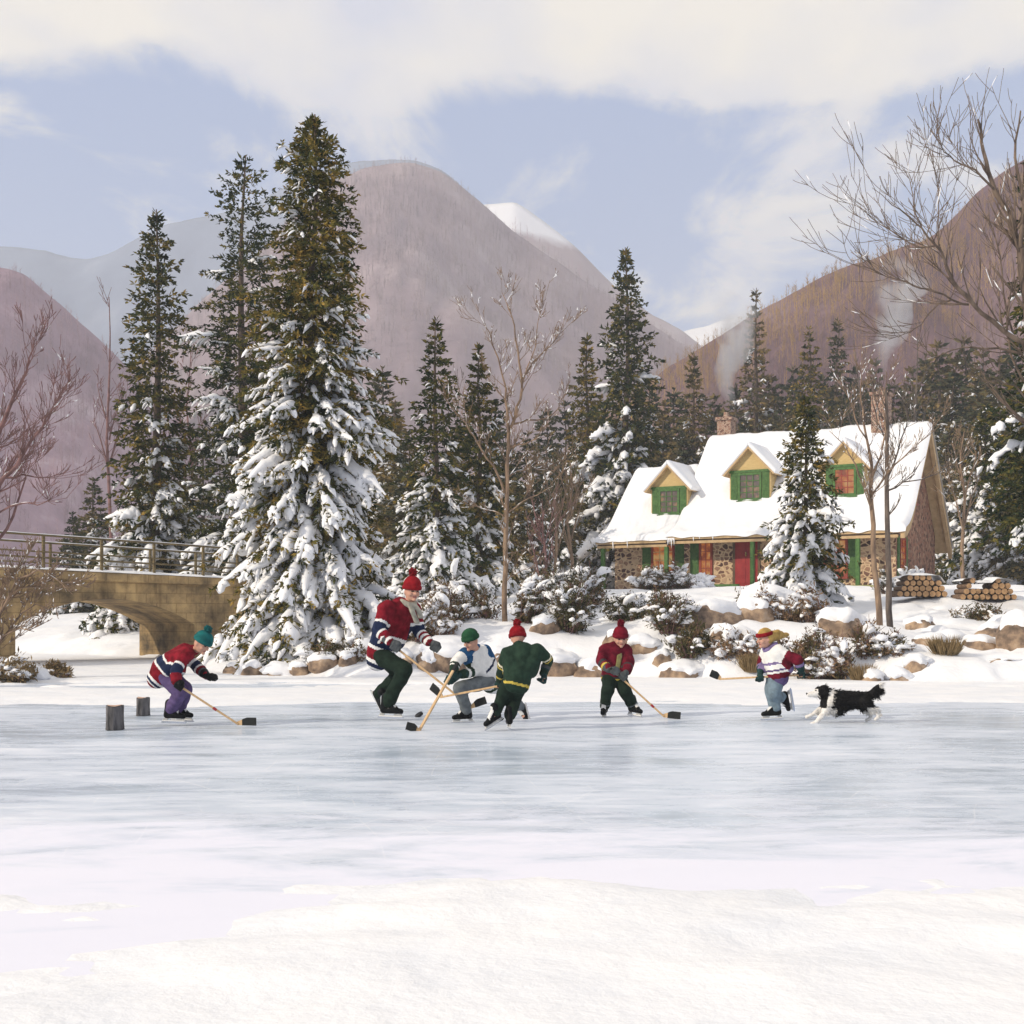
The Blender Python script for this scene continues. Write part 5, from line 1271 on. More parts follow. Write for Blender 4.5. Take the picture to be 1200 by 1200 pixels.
# ------------------------------------------------------------------ shrubs
def shrub_meshes(name, w, h, seed, leaf='shrub_leaf', snow=.6, n=70, pad=1.0, dens=1.0, wild=1.0):
    """several uneven clumps of splaying stems; snow caught in patches among the leaves"""
    rnd = random.Random(seed); rng = np.random.default_rng(seed)
    st = MB(); P, D, L, Wd = [], [], [], []; pv, pf = [], []; npd = 0; iv, jf = ICO[2]
    nc = rnd.randint(3, 5); cl = []
    for k in range(nc):
        cl.append((Vector((rnd.uniform(-.36, .36) * w, rnd.uniform(-.25, .25) * w, 0)), rnd.uniform(.45, .8) * w, h * rnd.uniform(.55, 1.1), rnd.uniform(-.4, .4)))
    for k in range(n):
        c, cw, chh, leanx = cl[k % nc]
        a = rnd.random() * 6.283; rr = rnd.random() ** .6; out = rr * cw / 2
        z1 = chh * (1.0 - .7 * rr * rr) * rnd.uniform(.55, 1.12)
        b0 = c + Vector((math.cos(a) * out * .3, math.sin(a) * out * .3, -.1)); e = c + Vector((math.cos(a) * out + leanx * z1, math.sin(a) * out, z1))
        mid = b0.lerp(e, .55) + Vector((rnd.uniform(-.08, .08) * wild, rnd.uniform(-.08, .08) * wild, .14 * chh))
        tip = e + (e - mid) * rnd.uniform(0, .35) * wild
        st.tube([b0, mid, e, tip], [.012, .008, .005, .003], 4, cap=False)
        for j in range(int(15 * dens)):
            t = rnd.uniform(.10, 1.0); p = (b0.lerp(mid, t * 2) if t < .5 else mid.lerp(e, t * 2 - 1))
            for q in range(3):
                dd = rng.normal(0, 1, 3); dd[2] += .35; dd /= np.linalg.norm(dd)
                P.append(np.array(p) + rng.normal(0, .055, 3)); D.append(dd); L.append(rnd.uniform(.05, .15)); Wd.append(rnd.uniform(.016, .042))
        patch = snow + 1.7 * float(fbm(np.array([e.x * 2.2 + seed * 5 + 50]), np.array([e.z * 2.2 + e.y + 50]), 3, seed)[0])
        if rnd.random() < patch:
            for j in range(rnd.randint(1, 4)):
                t = rnd.uniform(-.4, 1.0); p = mid.lerp(e, t) if t > 0 else mid.lerp(b0, -t); s = rnd.choice((.025, .035, .05, .075, .10)) * rnd.uniform(.7, 1.2) * pad
                dr = (e - mid).normalized() if t > 0 else (mid - b0).normalized(); hx = Vector((dr.x, dr.y, dr.z * .45 - .15)).normalized()
                sx = Vector((0, 0, 1)).cross(hx).normalized(); ux = hx.cross(sx)
                v = iv * (1 + rng.normal(0, .17, (len(iv), 1))) * np.array([s * rnd.uniform(1.0, 2.4), s * rnd.uniform(.7, 1.2), s * rnd.uniform(.4, .7)])
                v[:, 2] -= .3 * v[:, 0] ** 2 / (s * 2)
                pv.append(v @ np.array((hx, sx, ux)) + np.array(p) + np.array([0, 0, s * .3])); pf.append(jf + npd); npd += len(iv)
    Q = frond_quads(np.array(P), np.array(D), np.array(L), np.array(Wd), rng)
    return st.mesh(name + '_stems', MAT['red_twig'], fixn=False), mesh_np(name + '_leaves', Q.reshape(-1, 3), np.arange(len(Q) * 4).reshape(-1, 4), MAT[leaf]), (mesh_np(name + '_snow', np.concatenate(pv), np.concatenate(pf), MAT['tree_snow'], True) if pv else None)
def shrub(px, Y, w, h, seed, label, **kw):
    ms = shrub_meshes('shrub', w, h, seed, **kw); t = tag(empty('snowy_shrub', on_ground(px, Y)), label, 'shrub')
    put('stems', ms[0], t); put('foliage', ms[1], t)
    if ms[2]: tag(put('snow_load', ms[2], t), kind='stuff')
    return t
shrub(668, 27.0, 1.7, 1.15, 1, 'broad brown green shrub full of snow behind the red hatted boys', n=130, snow=.45)
shrub(628, 27.4, 1.1, .95, 2, 'snow dotted shrub right beside the birch trunk', n=80, snow=.5)
shrub(778, 26.6, 1.3, .95, 3, 'spiky olive shrub right of the maroon hat', n=110, snow=.55, wild=1.6)
shrub(738, 28.5, 1.5, .8, 4, 'low rust coloured shrub in the snow above the maroon hat', n=90, snow=.9)
shrub(822, 25.2, 1.1, .62, 5, 'dark low shrub between the shore boulders', n=80, snow=.55)
shrub(862, 25.0, .9, .6, 6, 'tangled dark shrub by the shore left of the girl', n=70, snow=.6)
shrub(770, 47, 2.8, .95, 7, 'big white snow covered shrub below the porch window', n=260, snow=.9, pad=1.25, dens=1.1)
shrub(823, 52, .9, .9, 8, 'small snowy shrub beside the porch post', n=60, snow=1.0, pad=2.0)
shrub(505, 26.4, 1.2, .8, 9, 'rusty shrub between the tall skater and the green cap', n=90, snow=.7)
shrub(545, 27.5, 1.6, .9, 10, 'snowy shrub above the green cap', n=100, snow=.5)
shrub(948, 24.6, 1.2, .8, 11, 'reddish brown shrub behind the girl headscarf', n=100, snow=.4, wild=1.4)
shrub(985, 24.3, 1.5, .85, 12, 'wide tangled shrub of snowy twigs above the dog', n=150, snow=.55, wild=2.2, dens=.7)
shrub(1028, 24.6, 1.1, .75, 13, 'bristling shrub at the foot of the two bare trees', n=90, snow=.5, wild=2)
shrub(880, 29.6, .9, .5, 14, 'rusty twigs beside the large boulder', n=50, snow=.5)
shrub(935, 27.2, 1.2, .75, 15, 'brown shrub between the large boulder and the rounded one', n=80, snow=.6)
shrub(470, 26.8, 1.0, .7, 16, 'snow spotted shrub hidden behind the tall skater', n=60, snow=.8)
shrub(12, 23.6, 1.2, .45, 17, 'low dry shrub on the near bank under the bridge', n=70, snow=.5, leaf='dry_grass')
shrub(75, 24.8, .8, .3, 18, 'flat dry shrub at the tip of the near bank', n=50, snow=.4, leaf='dry_grass')
shrub(1148, 32, 1.0, .5, 19, 'dry brush poking from the slope under the woodpile', n=50, snow=.6)
shrub(500, 38, 2.2, 1.2, 20, 'snowy shrub at the foot of the thin topped spruce', n=90, snow=1, pad=1.8)
shrub(690, 33, 1.6, .9, 21, 'snowy shrub at the foot of the porch end', n=90, snow=.6, pad=1.2)
shrub(655, 36, 2.0, 1.2, 22, 'tall snowy shrub around the bare saplings', n=110, snow=.5, pad=1.3)
shrub(395, 25.8, 1.1, .45, 24, 'low reddish shrub in the snow below the huge spruce', n=50, snow=.7)
shrub(1058, 40, 1.4, .8, 25, 'dark brush beneath the gable window', n=70, snow=.7, pad=1.3)

def tussock(px, Y, w, h, seed, label):
    rnd = random.Random(seed); rng = np.random.default_rng(seed); n = 700
    a = rng.random(n) * 6.283; r = np.sqrt(rng.random(n)) * w * .28
    P = np.stack([np.cos(a) * r, np.sin(a) * r, np.full(n, -.04)], -1); o = .25 + .75 * rng.random(n)
    D = np.stack([np.cos(a) * o * .6 + rng.normal(0, .15, n), np.sin(a) * o * .6 + rng.normal(0, .15, n), np.ones(n)], -1); D /= np.linalg.norm(D, axis=1, keepdims=True)
    Q = frond_quads(P, D, h * (.6 + .5 * rng.random(n)), np.full(n, .016), rng)
    t = tag(empty('grass_tussock', on_ground(px, Y)), label, 'tussock'); put('blades', mesh_np('blades', Q.reshape(-1, 3), np.arange(n * 4).reshape(-1, 4), MAT['dry_grass']), t)
tussock(1108, 24.4, .75, .42, 1, 'round tussock of dry tan grass on the snowy shore right of the dog')
tussock(1010, 23.9, .6, .36, 2, 'dry grass tussock at the shore over the dog back')
tussock(725, 25.6, .5, .4, 3, 'thin dry tussock right behind the maroon jersey')
tussock(880, 24.6, .45, .4, 4, 'yellow tussock at the water edge beside the girl')

# ------------------------------------------------------------------ the woodpile
def woodpile():
    rnd = random.Random(8); first = None
    lab = 'cut log in the snow topped woodpile right of the cottage, its round end facing out'
    rows = [(1047, 1112, 36.5, 4), (1119, 1190, 36.0, 4)]
    for ri, (x0, x1, Y, nrow) in enumerate(rows):
        X0 = (x0 - 600) / F * Y; X1 = (x1 - 600) / F * Y; dmt = .178
        gzz = max(gz(x, Y) for x in np.linspace(X0, X1, 6)) - .05
        n = int((X1 - X0) / dmt)
        for k in range(nrow):
            nn = n - k - (1 if k == nrow - 1 else 0)
            for j in range(nn):
                if k >= 2 and noise.noise(Vector((j * .31 + k * .1, ri * 7.7, k * .25))) > (.18 if k == 3 else .34): continue
                x = X0 + dmt * (.5 + j + k * .5) + rnd.uniform(-.012, .012); z = gzz + dmt * (.5 + k * .86)
                if first is None:
                    m = MB(); r = .086; N = 12
                    m.tube([(0, -.4, 0), (0, .4, 0)], [r, r], N, cap=False, mi=0)
                    m.raw([(0, -.402, 0)] + [(r * math.cos(6.283 * q / N), -.402, r * math.sin(6.283 * q / N)) for q in range(N)], [(0, q + 1, (q + 1) % N + 1) for q in range(N)], 1)
                    m.raw([(0, .402, 0)] + [(r * math.cos(6.283 * q / N), .402, r * math.sin(6.283 * q / N)) for q in range(N)], [(0, (q + 1) % N + 1, q + 1) for q in range(N)], 1)
                    first = o = m.build('firewood_log', [MAT['fire_bark'], MAT['fire_end']])
                else:
                    o = first.copy(); COL.objects.link(o)
                o.location = (x, Y + rnd.uniform(-.04, .04), z); o.rotation_euler = (0, rnd.random() * 6.28, 0); s = rnd.uniform(.82, 1.0); o.scale = (s, 1, s)
                tag(o, lab, 'log', 'logs stacked in the woodpile')
        zt = gzz + dmt * (.5 + (nrow - 1) * .86) + .09
        us = np.linspace(X0 + .06, X1 - .24, 46); vs = np.linspace(-.44, .44, 12); U, V = np.meshgrid(us, vs)
        e = np.minimum(np.minimum(U - us[0], us[-1] - U) / .9, np.minimum(V + .48, .48 - V) / .2); e = np.sqrt(np.clip(e, 0, 1))
        dep = np.array([max([0.0] + [.16 for q in (2, 3) if noise.noise(Vector((((x - X0) / dmt - .5 - q * .5) * .31 + q * .1, ri * 7.7, q * .25))) > (.18 if q == 3 else .34)]) for x in us]); kk = np.hanning(9); kk /= kk.sum(); dep = np.convolve(np.pad(dep, 4, mode='edge'), kk, 'valid')
        Z = zt - dep[None] * .8 - .10 * (1 - e) + (.07 + .13 * fbm(U * 1.9, V * 2, 4, 4 + ri)) * e; i = np.arange(U.size).reshape(U.shape)
        Fq = np.stack([i[:-1, :-1], i[:-1, 1:], i[1:, 1:], i[1:, :-1]], -1).reshape(-1, 4)
        o = put('snow_blanket', mesh_np('snow_blanket', np.stack([U, V + Y, Z], -1), Fq, MAT['snow'], True))
        tag(o, ('snow lying on the longer part of the woodpile nearer the cottage', 'snow lying on the part of the woodpile away from the cottage')[ri], 'snow', kind='stuff')
woodpile()
# ------------------------------------------------------------------ people: capsules fused by a voxel remesh, colours laid by limb
def fuse(name, mb, voxel, mats, paint=None, smooth_it=4, wrinkle=0.0, wscale=9.0, seed=0):
    me0 = mb.mesh(name + '_src', [mats[0]], fixn=False)
    o = bpy.data.objects.new(name + '_src', me0); COL.objects.link(o)
    r = o.modifiers.new('r', 'REMESH'); r.mode = 'VOXEL'; r.voxel_size = voxel; r.use_smooth_shade = True
    s = o.modifiers.new('s', 'SMOOTH'); s.factor = 0.5; s.iterations = smooth_it
    dg = bpy.context.evaluated_depsgraph_get()
    me = bpy.data.meshes.new_from_object(o.evaluated_get(dg)); me.name = name
    bpy.data.objects.remove(o); bpy.data.meshes.remove(me0)
    n = len(me.vertices); co = np.empty(n * 3, np.float32); me.vertices.foreach_get('co', co); co = co.reshape(-1, 3)
    if wrinkle:
        no = np.empty(n * 3, np.float32); me.vertices.foreach_get('normal', no); no = no.reshape(-1, 3)
        a = fbm(co[:, 0] * wscale + 50, co[:, 2] * wscale * 1.3 + co[:, 1] * wscale + 50, 3, seed)
        b = 1 - 4 * np.abs(fbm(co[:, 0] * wscale * .7 + co[:, 2] * wscale * .5 + 20, co[:, 1] * wscale * .7 - co[:, 2] * wscale * .5 + 90, 2, seed + 7))
        co = co + no * ((a + b * .35) * wrinkle)[:, None]
        me.vertices.foreach_set('co', co.ravel().astype(np.float32))
    me.materials.clear()
    for m in mats: me.materials.append(m)
    if paint:
        k = len(me.polygons); c = np.empty(k * 3, np.float32); me.polygons.foreach_get('center', c)
        me.polygons.foreach_set('material_index', paint(c.reshape(-1, 3)).astype(np.int32))
    me.polygons.foreach_set('use_smooth', np.ones(len(me.polygons), bool))
    me.update()
    return me

def seg_t(c, a, b):
    a = np.array(a); b = np.array(b); e = b - a
    t = ((c - a) @ e) / (e @ e); tc = np.clip(t, 0, 1)
    return t, np.linalg.norm(c - a - tc[:, None] * e, axis=1)
def near_bones(c, bones):
    """index of the nearest bone and the place along it, for each point; bones: (a, b, radius)"""
    T, Dd = zip(*[seg_t(c, a, b) for a, b, r in bones])
    Dd = np.stack(Dd) - np.array([r for _, _, r in bones])[:, None]
    i = Dd.argmin(0)
    return i, np.stack(T)[i, np.arange(len(c))]

def basis(f, up=(0, 0, 1)):
    f = Vector(f).normalized(); r = f.cross(Vector(up)).normalized(); u = r.cross(f).normalized()
    return r, f, u
def basis_M(r, f, u): return Matrix((r, f, u)).transposed()

def hand(mb, wrist, hc, stick_dir, k, fat=1.0):
    """palm, four unequal fingers closed round the shaft and a thumb across it"""
    w, c = Vector(wrist), Vector(hc); a = Vector(stick_dir).normalized(); fdir = (c - w).normalized()
    n = a.cross(fdir)
    n = n.normalized() if n.length > .15 else a.cross(Vector((0, .3, 1))).normalized()
    fd = n.cross(a).normalized()                    # towards the knuckles, square to the shaft
    back = -n
    palm = c + back * .030 * k * fat
    mb.caps(w, .030 * k * fat, palm - fd * .02 * k, .034 * k * fat)
    mb.ball(palm, (.036 * k * fat, .036 * k * fat, .036 * k * fat))
    for i, ln in enumerate((.92, 1.04, 1.0, .80)):
        o = c + a * (i - 1.5) * .0235 * k * fat
        r = .0125 * k * fat; R0 = .034 * k * fat
        pts = [o + (back * math.cos(t) + fd * math.sin(t)) * R0 for t in (0.1, .95 * ln, 1.9 * ln, 2.9 * ln)]
        mb.caps(palm + a * (i - 1.5) * .018 * k, r * 1.25, pts[0] + fd * R0 * .4, r * 1.15, 1)
        for q in range(3): mb.caps(pts[q], r * (1.12 - .1 * q), pts[q + 1], r * (1.02 - .1 * q), 1)
    tb = palm - fd * .022 * k - a * .03 * k
    mb.caps(tb, .015 * k * fat, c - fd * .036 * k * fat - a * .036 * k + n * .010 * k, .013 * k * fat, 1)
    mb.caps(c - fd * .036 * k * fat - a * .036 * k + n * .01 * k, .013 * k * fat, c + n * .036 * k * fat - a * .03 * k, .011 * k * fat, 1)
    return palm

def skate(parent, ankle, toe_dir, sole_up, k, k2=1.0, lacew=True):
    """boot of black leather with a white holder and a steel runner; sole_up points from the sole to the ankle"""
    f = Vector(toe_dir).normalized(); u = Vector(sole_up).normalized(); u = (u - f * u.dot(f)).normalized(); r = f.cross(u)
    an = Vector(ankle); s = k
    P = lambda a, b, c: an + f * a * s + u * b * s + r * c * s
    m = MB()
    m.caps(P(-.01, .09, 0), .050 * s, P(-.02, .0, 0), .046 * s); m.caps(P(-.035, -.055, 0), .042 * s, P(-.02, .02, 0), .045 * s)
    m.caps(P(-.03, -.058, 0), .040 * s, P(.10, -.060, 0), .040 * s); m.caps(P(.09, -.060, 0), .042 * s, P(.165, -.068, 0), .034 * s)
    m.caps(P(.02, .03, 0), .040 * s, P(.10, -.045, 0), .040 * s)
    fa, ua, ra, ana = np.array(f), np.array(u), np.array(r), np.array(an)
    def paint(c):
        d = (c - ana) / s; x, z, y = d @ fa, d @ ua, d @ ra
        tongue = (x > -.005 + .3 * np.clip(-z, 0, 1)) & (x > .028) & (x < .115) & (z > -.055) & (np.abs(y) < .030)
        band = (z > .055) & (z < .10)
        sole = z < -.092
        return np.where(sole | tongue, 1, np.where(band, 0, 0))
    me = fuse('skate', m, .010 * s, [MAT['black_leather'], MAT['white_leather']], paint, 2)
    o = put('skate', me, parent)
    m = MB()
    for q in ([(-.07, -.092), (-.015, -.092), (-.03, -.116), (-.08, -.116)], [(.085, -.094), (.17, -.098), (.185, -.116), (.095, -.116)], [(-.085, -.1162), (.19, -.1162), (.185, -.1275), (-.088, -.1275)]):
        m.prism([(a * s, b * s) for a, b in q], f, u, an - r * .012 * s, r * .024 * s); m.build('blade_holder', MAT['white_plastic'], o)
    m = MB(); q = [(-.095, -.1285), (.195, -.1285), (.212, -.136), (.20, -.146), (.17, -.150), (-.08, -.150), (-.105, -.142)]
    m.prism([(a * s, b * s) for a, b in q], f, u, an - r * .0045 * s, r * .009 * s); m.build('runner', MAT['steel'], o)
    return o

def knit_hat(parent, hc, M, k, mat, pom=True, cuff=True, tall=1.0, tip=None, drop=0.0):
    m = MB(); n = 28
    prof = []
    if cuff: prof += [(.098, .018 - drop), (.112, .022 - drop), (.115, .045 - drop), (.111, .066 - drop), (.101, .070 - drop)]
    else: prof += [(.098, .012 - drop), (.104, .02 - drop), (.106, .06 - drop)]
    for a in range(1, 9):
        t = a / 8 * math.pi / 2; prof.append((.104 * math.cos(t) + .002, .066 - drop + .098 * tall * math.sin(t)))
    m.lathe([(r * k, z * k) for r, z in prof], n * 2, hc, M, 0, (.92, 1.08), .022, 28)
    o = put('knit_hat', m.mesh('knit_hat', mat, True), parent)
    if pom:
        c = Vector(hc) + M @ Vector((0, -.01 * k, (.185 - drop) * k * tall))
        if tip is not None: c = Vector(tip)
        v, f = ICO[4]; rng = np.random.default_rng(4)
        m = MB(); m.raw(v * (.044 * k * (1 + .16 * rng.standard_normal((len(v), 1)))) + np.array(c), f.tolist()); put('pompom', m.mesh('pompom', mat), o)
    return o

def face_feats(mb, hc, M, k):
    P = lambda x, y, z: Vector(hc) + M @ Vector((x * k, y * k, z * k))
    mb.ball(hc, (.076 * k, .094 * k, .112 * k), 3, M); mb.ball(P(0, .012, -.055), (.058 * k, .074 * k, .060 * k), 3, M)
    mb.caps(P(0, .088, .010), .011 * k, P(0, .112, -.022), .016 * k); mb.ball(P(-.013, .098, -.026), .010 * k); mb.ball(P(.013, .098, -.026), .010 * k)
    mb.ball(P(0, .080, -.088), .022 * k)
    for s in (-1, 1):
        mb.ball(P(s * .079, -.005, -.01), (.010 * k, .020 * k, .030 * k), 2, M); mb.ball(P(s * .042, .066, -.028), .026 * k); mb.caps(P(s * .016, .088, .030), .012 * k, P(s * .05, .072, .03), .010 * k)
    mb.caps(P(-.018, .086, -.056), .009 * k, P(.018, .086, -.056), .009 * k)
def face_paint(c, hc, M, k):
    d = (c - np.array(hc)) @ np.array(M) / k      # local x, y, z
    idx = np.zeros(len(c), int)
    for s in (-1, 1):
        idx[(np.abs(d[:, 0] - s * .031) < .014) & (np.abs(d[:, 2] - .008) < .0075) & (d[:, 1] > .04)] = 2
        idx[(np.abs(d[:, 0] - s * .033) < .019) & (np.abs(d[:, 2] - .031) < .005) & (d[:, 1] > .04)] = 3
    idx[(np.abs(d[:, 0]) < .024) & (np.abs(d[:, 2] + .057) < .0075) & (d[:, 1] > .06)] = 1
    return idx

def person(sp):
    Y0, k = sp['Y'], sp['k']
    J = {n: W(v[0], v[1], Y0 + v[2]) for n, v in sp['J'].items()}
    foot = W(sp['foot'][0], HY + H * F / Y0, Y0); foot.z = 0
    root = tag(empty('person', foot), sp['label'], 'person')
    for n in J: J[n] = J[n] - foot
    r, f, u = basis(sp['face'], sp.get('up', (0, 0, 1))); M = basis_M(r, f, u); hc = J['head']
    bulk = sp.get('bulk', 1.0)
    # the body under the clothes: one continuous figure
    b = MB(); kk = k
    face_feats(b, hc, M, k * sp.get('hs', 1.0))
    b.caps(J['neck'] + Vector((0, 0, 0)), .052 * kk, hc - u * .06 * k, .050 * kk); b.caps(J['neck'], .06 * kk, (J['shl'] + J['shr']) / 2, .075 * kk)
    b.caps(J['shl'], .058 * kk, J['shr'], .058 * kk)
    ch = (J['shl'] + J['shr']) / 2; b.caps(ch, .10 * kk, J['pel'], .105 * kk)
    for s in 'lr':
        b.caps(J['sh' + s], .05 * kk, J['el' + s], .042 * kk); b.caps(J['el' + s], .042 * kk, J['wr' + s], .030 * kk)
        b.caps(J['hp' + s], .085 * kk, J['kn' + s], .056 * kk); b.caps(J['kn' + s], .056 * kk, J['an' + s], .038 * kk)
        b.caps(J['pel'], .09 * kk, J['hp' + s], .085 * kk); b.caps(J['an' + s], .038 * kk, J['an' + s] + Vector(sp['toe' + s]).normalized() * .12 * kk - Vector(sp['sole' + s]).normalized() * .05 * kk, .032 * kk)
        hand(b, J['wr' + s], J['ha' + s], sp['grip' + s], kk, .92)
    hs = k * sp.get('hs', 1.0)
    hh = np.array(hc); nk = np.array(J['neck'])
    def bodypaint(c):
        i = face_paint(c, hc, M, hs)
        i[np.linalg.norm(c - hh, axis=1) > .14 * hs] = 0
        return i
    put('body', fuse('body', b, .0085 * max(k, .8), [MAT['skin'], MAT['lip'], MAT['eye_dark'], MAT[sp.get('brow', 'brown_hair')]], bodypaint, 2), root)
    # jersey
    m = MB(); t = sp.get('jt', 1.0) * bulk
    hem = J['pel'] + ((J['pel'] - ch).normalized() * .45 + Vector((0, 0, -.7))).normalized() * sp.get('hem', .06) * k
    hw = (J['hpr'] - J['hpl']) * .5
    m.caps(J['shl'], .082 * kk * t, J['shr'], .082 * kk * t); m.caps(ch, .135 * kk * t, J['pel'], .145 * kk * t); m.caps(J['pel'] - hw * .55, .135 * kk * t, J['pel'] + hw * .55, .135 * kk * t)
    m.caps(J['shl'].lerp(ch, .2), .105 * kk * t, J['pel'] - hw * .5, .14 * kk * t); m.caps(J['shr'].lerp(ch, .2), .105 * kk * t, J['pel'] + hw * .5, .14 * kk * t)
    for s in 'lr': m.caps(J['sh' + s].lerp(ch, .25), .095 * kk * t, J['el' + s].lerp(J['pel'], .55), .10 * kk * t)
    m.caps(J['pel'] - hw * .5, .14 * kk * t, hem - hw * .6, .145 * kk * t); m.caps(J['pel'] + hw * .5, .14 * kk * t, hem + hw * .6, .145 * kk * t)
    m.caps(ch, .09 * kk, J['neck'], .072 * kk)
    bones = [(ch, hem, .13 * kk * t)]
    for s in 'lr':
        m.caps(J['sh' + s], .082 * kk * t, J['el' + s], .074 * kk * t); m.caps(J['el' + s], .074 * kk * t, J['wr' + s], .060 * kk * t)
        bones += [(J['sh' + s], J['el' + s], .075 * kk * t), (J['el' + s], J['wr' + s], .062 * kk * t)]
    put('jersey', fuse('jersey', m, .0125, [MAT[x] for x in sp['jmats']], lambda c: sp['jpaint'](*near_bones(c, bones), c), 14, .030 * k, 5.5 / k, 3), root)
    # trousers
    m = MB(); t = sp.get('tt', 1.0) * bulk; tb = []
    m.caps(J['hpl'], .115 * kk * t, J['hpr'], .115 * kk * t); m.caps(J['pel'], .12 * kk * t, (J['hpl'] + J['hpr']) / 2, .12 * kk * t)
    for s in 'lr':
        cuff = J['kn' + s].lerp(J['an' + s], .93)
        m.caps(J['hp' + s], .112 * kk * t, J['kn' + s], .088 * kk * t); m.caps(J['kn' + s], .088 * kk * t, cuff, .074 * kk * t); m.caps(cuff, .076 * kk * t, cuff + (J['kn' + s] - cuff).normalized() * .06 * k, .084 * kk * t)
        tb += [(J['hp' + s], J['kn' + s], .1 * kk * t), (J['kn' + s], cuff, .078 * kk * t)]
    put('trousers', fuse('trousers', m, .0125, [MAT[x] for x in sp['tmats']], (lambda c: sp['tpaint'](*near_bones(c, tb), c)) if 'tpaint' in sp else None, 4, .026 * k, 6.0 / k, 9), root)
    # gloves
    for s in 'lr':
        m = MB(); hand(m, J['wr' + s], J['ha' + s], sp['grip' + s], kk, sp.get('glove_fat', 1.3))
        e = (J['wr' + s] - J['el' + s]).normalized()
        m.caps(J['wr' + s] - e * .075 * kk, .070 * kk, J['wr' + s] + e * .01, .052 * kk)
        wr, hd = np.array(J['wr' + s]), np.array(J['ha' + s])
        gm = sp.get('gmats', ('glove_grey', 'white_cloth'))
        def gp(c, wr=wr, e=np.array(e)):
            q = (c - wr) @ e
            return np.where((q < -.055 * kk) & (q > -.095 * kk), 1, 0)
        put('glove', fuse('glove', m, .0085, [MAT[x] for x in gm], gp, 1), root)
    for s in 'lr': skate(root, J['an' + s], sp['toe' + s], sp['sole' + s], k * sp.get('sk', 1.08))
    # hat, scarf, hair
    if 'hat' in sp: knit_hat(root, hc, M, hs, MAT[sp['hat']], sp.get('pom', True), True, sp.get('hat_tall', 1.0), None, sp.get('hat_drop', 0.0))
    if 'hair' in sp: sp['hair'](root, hc, M, hs)
    if 'scarf' in sp:
        m = MB(); c = J['neck'] * .75 + hc * .25 - u * .018 * k; rr = .080 * k
        ring = [c + M @ Vector((math.cos(a) * rr, math.sin(a) * rr * 1.05, .012 * k * math.sin(a * 2 + 1) - .02 * k * math.sin(a))) for a in np.linspace(0, 6.283, 15)]
        for q in range(14): m.caps(ring[q], .034 * k, ring[q + 1], .034 * k)
        for tail in sp.get('tails', []):
            pts = [c + M @ Vector(x) * k for x in tail]
            for q in range(len(pts) - 1):
                for off in (-.018, 0, .018): m.caps(pts[q] + r * off * k, .017 * k, pts[q + 1] + r * off * k, .017 * k)
        put('scarf', fuse('scarf', m, .009, [MAT[sp['scarf']]], None, 2, .007, 16, 2), root)
    return root, J, foot

def stripes(levels):
    """levels for bone groups: {'torso': [(t0, t1, mat)...], 'upper': ..., 'fore': ...}"""
    def paint(i, t, c):
        out = np.zeros(len(c), int)
        for g, ids in (('torso', (0,)), ('upper', (1, 3)), ('fore', (2, 4))):
            for (a, b, m) in levels.get(g, []):
                out[np.isin(i, ids) & (t >= a) & (t < b)] = m
        return out
    return paint

def hockey_stick(a, b, blade_to, label, k=1.0, tape_top=True, blade_up=(0, 0, 1), red=None, curve=.02, blade_h=.07):
    a, b, e = Vector(a), Vector(b), Vector(blade_to); base = b.copy()
    t = tag(empty('hockey_stick', base), label, 'hockey stick')
    m = MB(); m.beam(a - base, b - base, .030 * k, .022 * k); m.build('shaft', MAT['stick_wood'], t, bevel=.003)
    d = (b - a).normalized()
    m = MB(); m.beam(a - base, a - base + d * .13, .037 * k, .029 * k); m.build('grip_tape', MAT['black_tape'], t)
    if red:
        p = a.lerp(b, red) - base; m = MB(); m.beam(p, p + d * .045, .036 * k, .028 * k); m.build('tape_band', MAT['red_tape'], t)
    bd = (e - b); L = bd.length; bd.normalize(); up = Vector(blade_up); up = (up - bd * up.dot(bd)).normalized(); n = bd.cross(up)
    def blade(t0, t1, thick, extra):
        vs = []; N = 6
        for q in range(N + 1):
            s = t0 + (t1 - t0) * q / N; h = (blade_h * (.62 + .55 * min(1, s * 2.2)) * k) + extra; c = bd * L * s + n * curve * s * s
            for zz in (0, 1):
                for oo in (-1, 1): vs.append(c + up * (h * zz - .012 * k - extra / 2) + n * oo * thick)
        fs = [(0, 1, 3, 2)]
        for q in range(N):
            o = q * 4; fs += [(o, o + 4, o + 5, o + 1), (o + 2, o + 3, o + 7, o + 6), (o, o + 2, o + 6, o + 4), (o + 1, o + 5, o + 7, o + 3)]
        o = N * 4; fs.append((o, o + 2, o + 3, o + 1)); return vs, fs
    m = MB(); m.raw(*blade(-.04, .30, .006, 0)); bl = m.build('blade', MAT['stick_wood'], t)
    m = MB(); m.raw(*blade(.22, 1.0, .009, .006)); m.build('blade_tape', MAT['black_tape'], t, bevel=.003)
    return t

def jp(**k): return stripes(k)
UPR = (0, 0, 1)

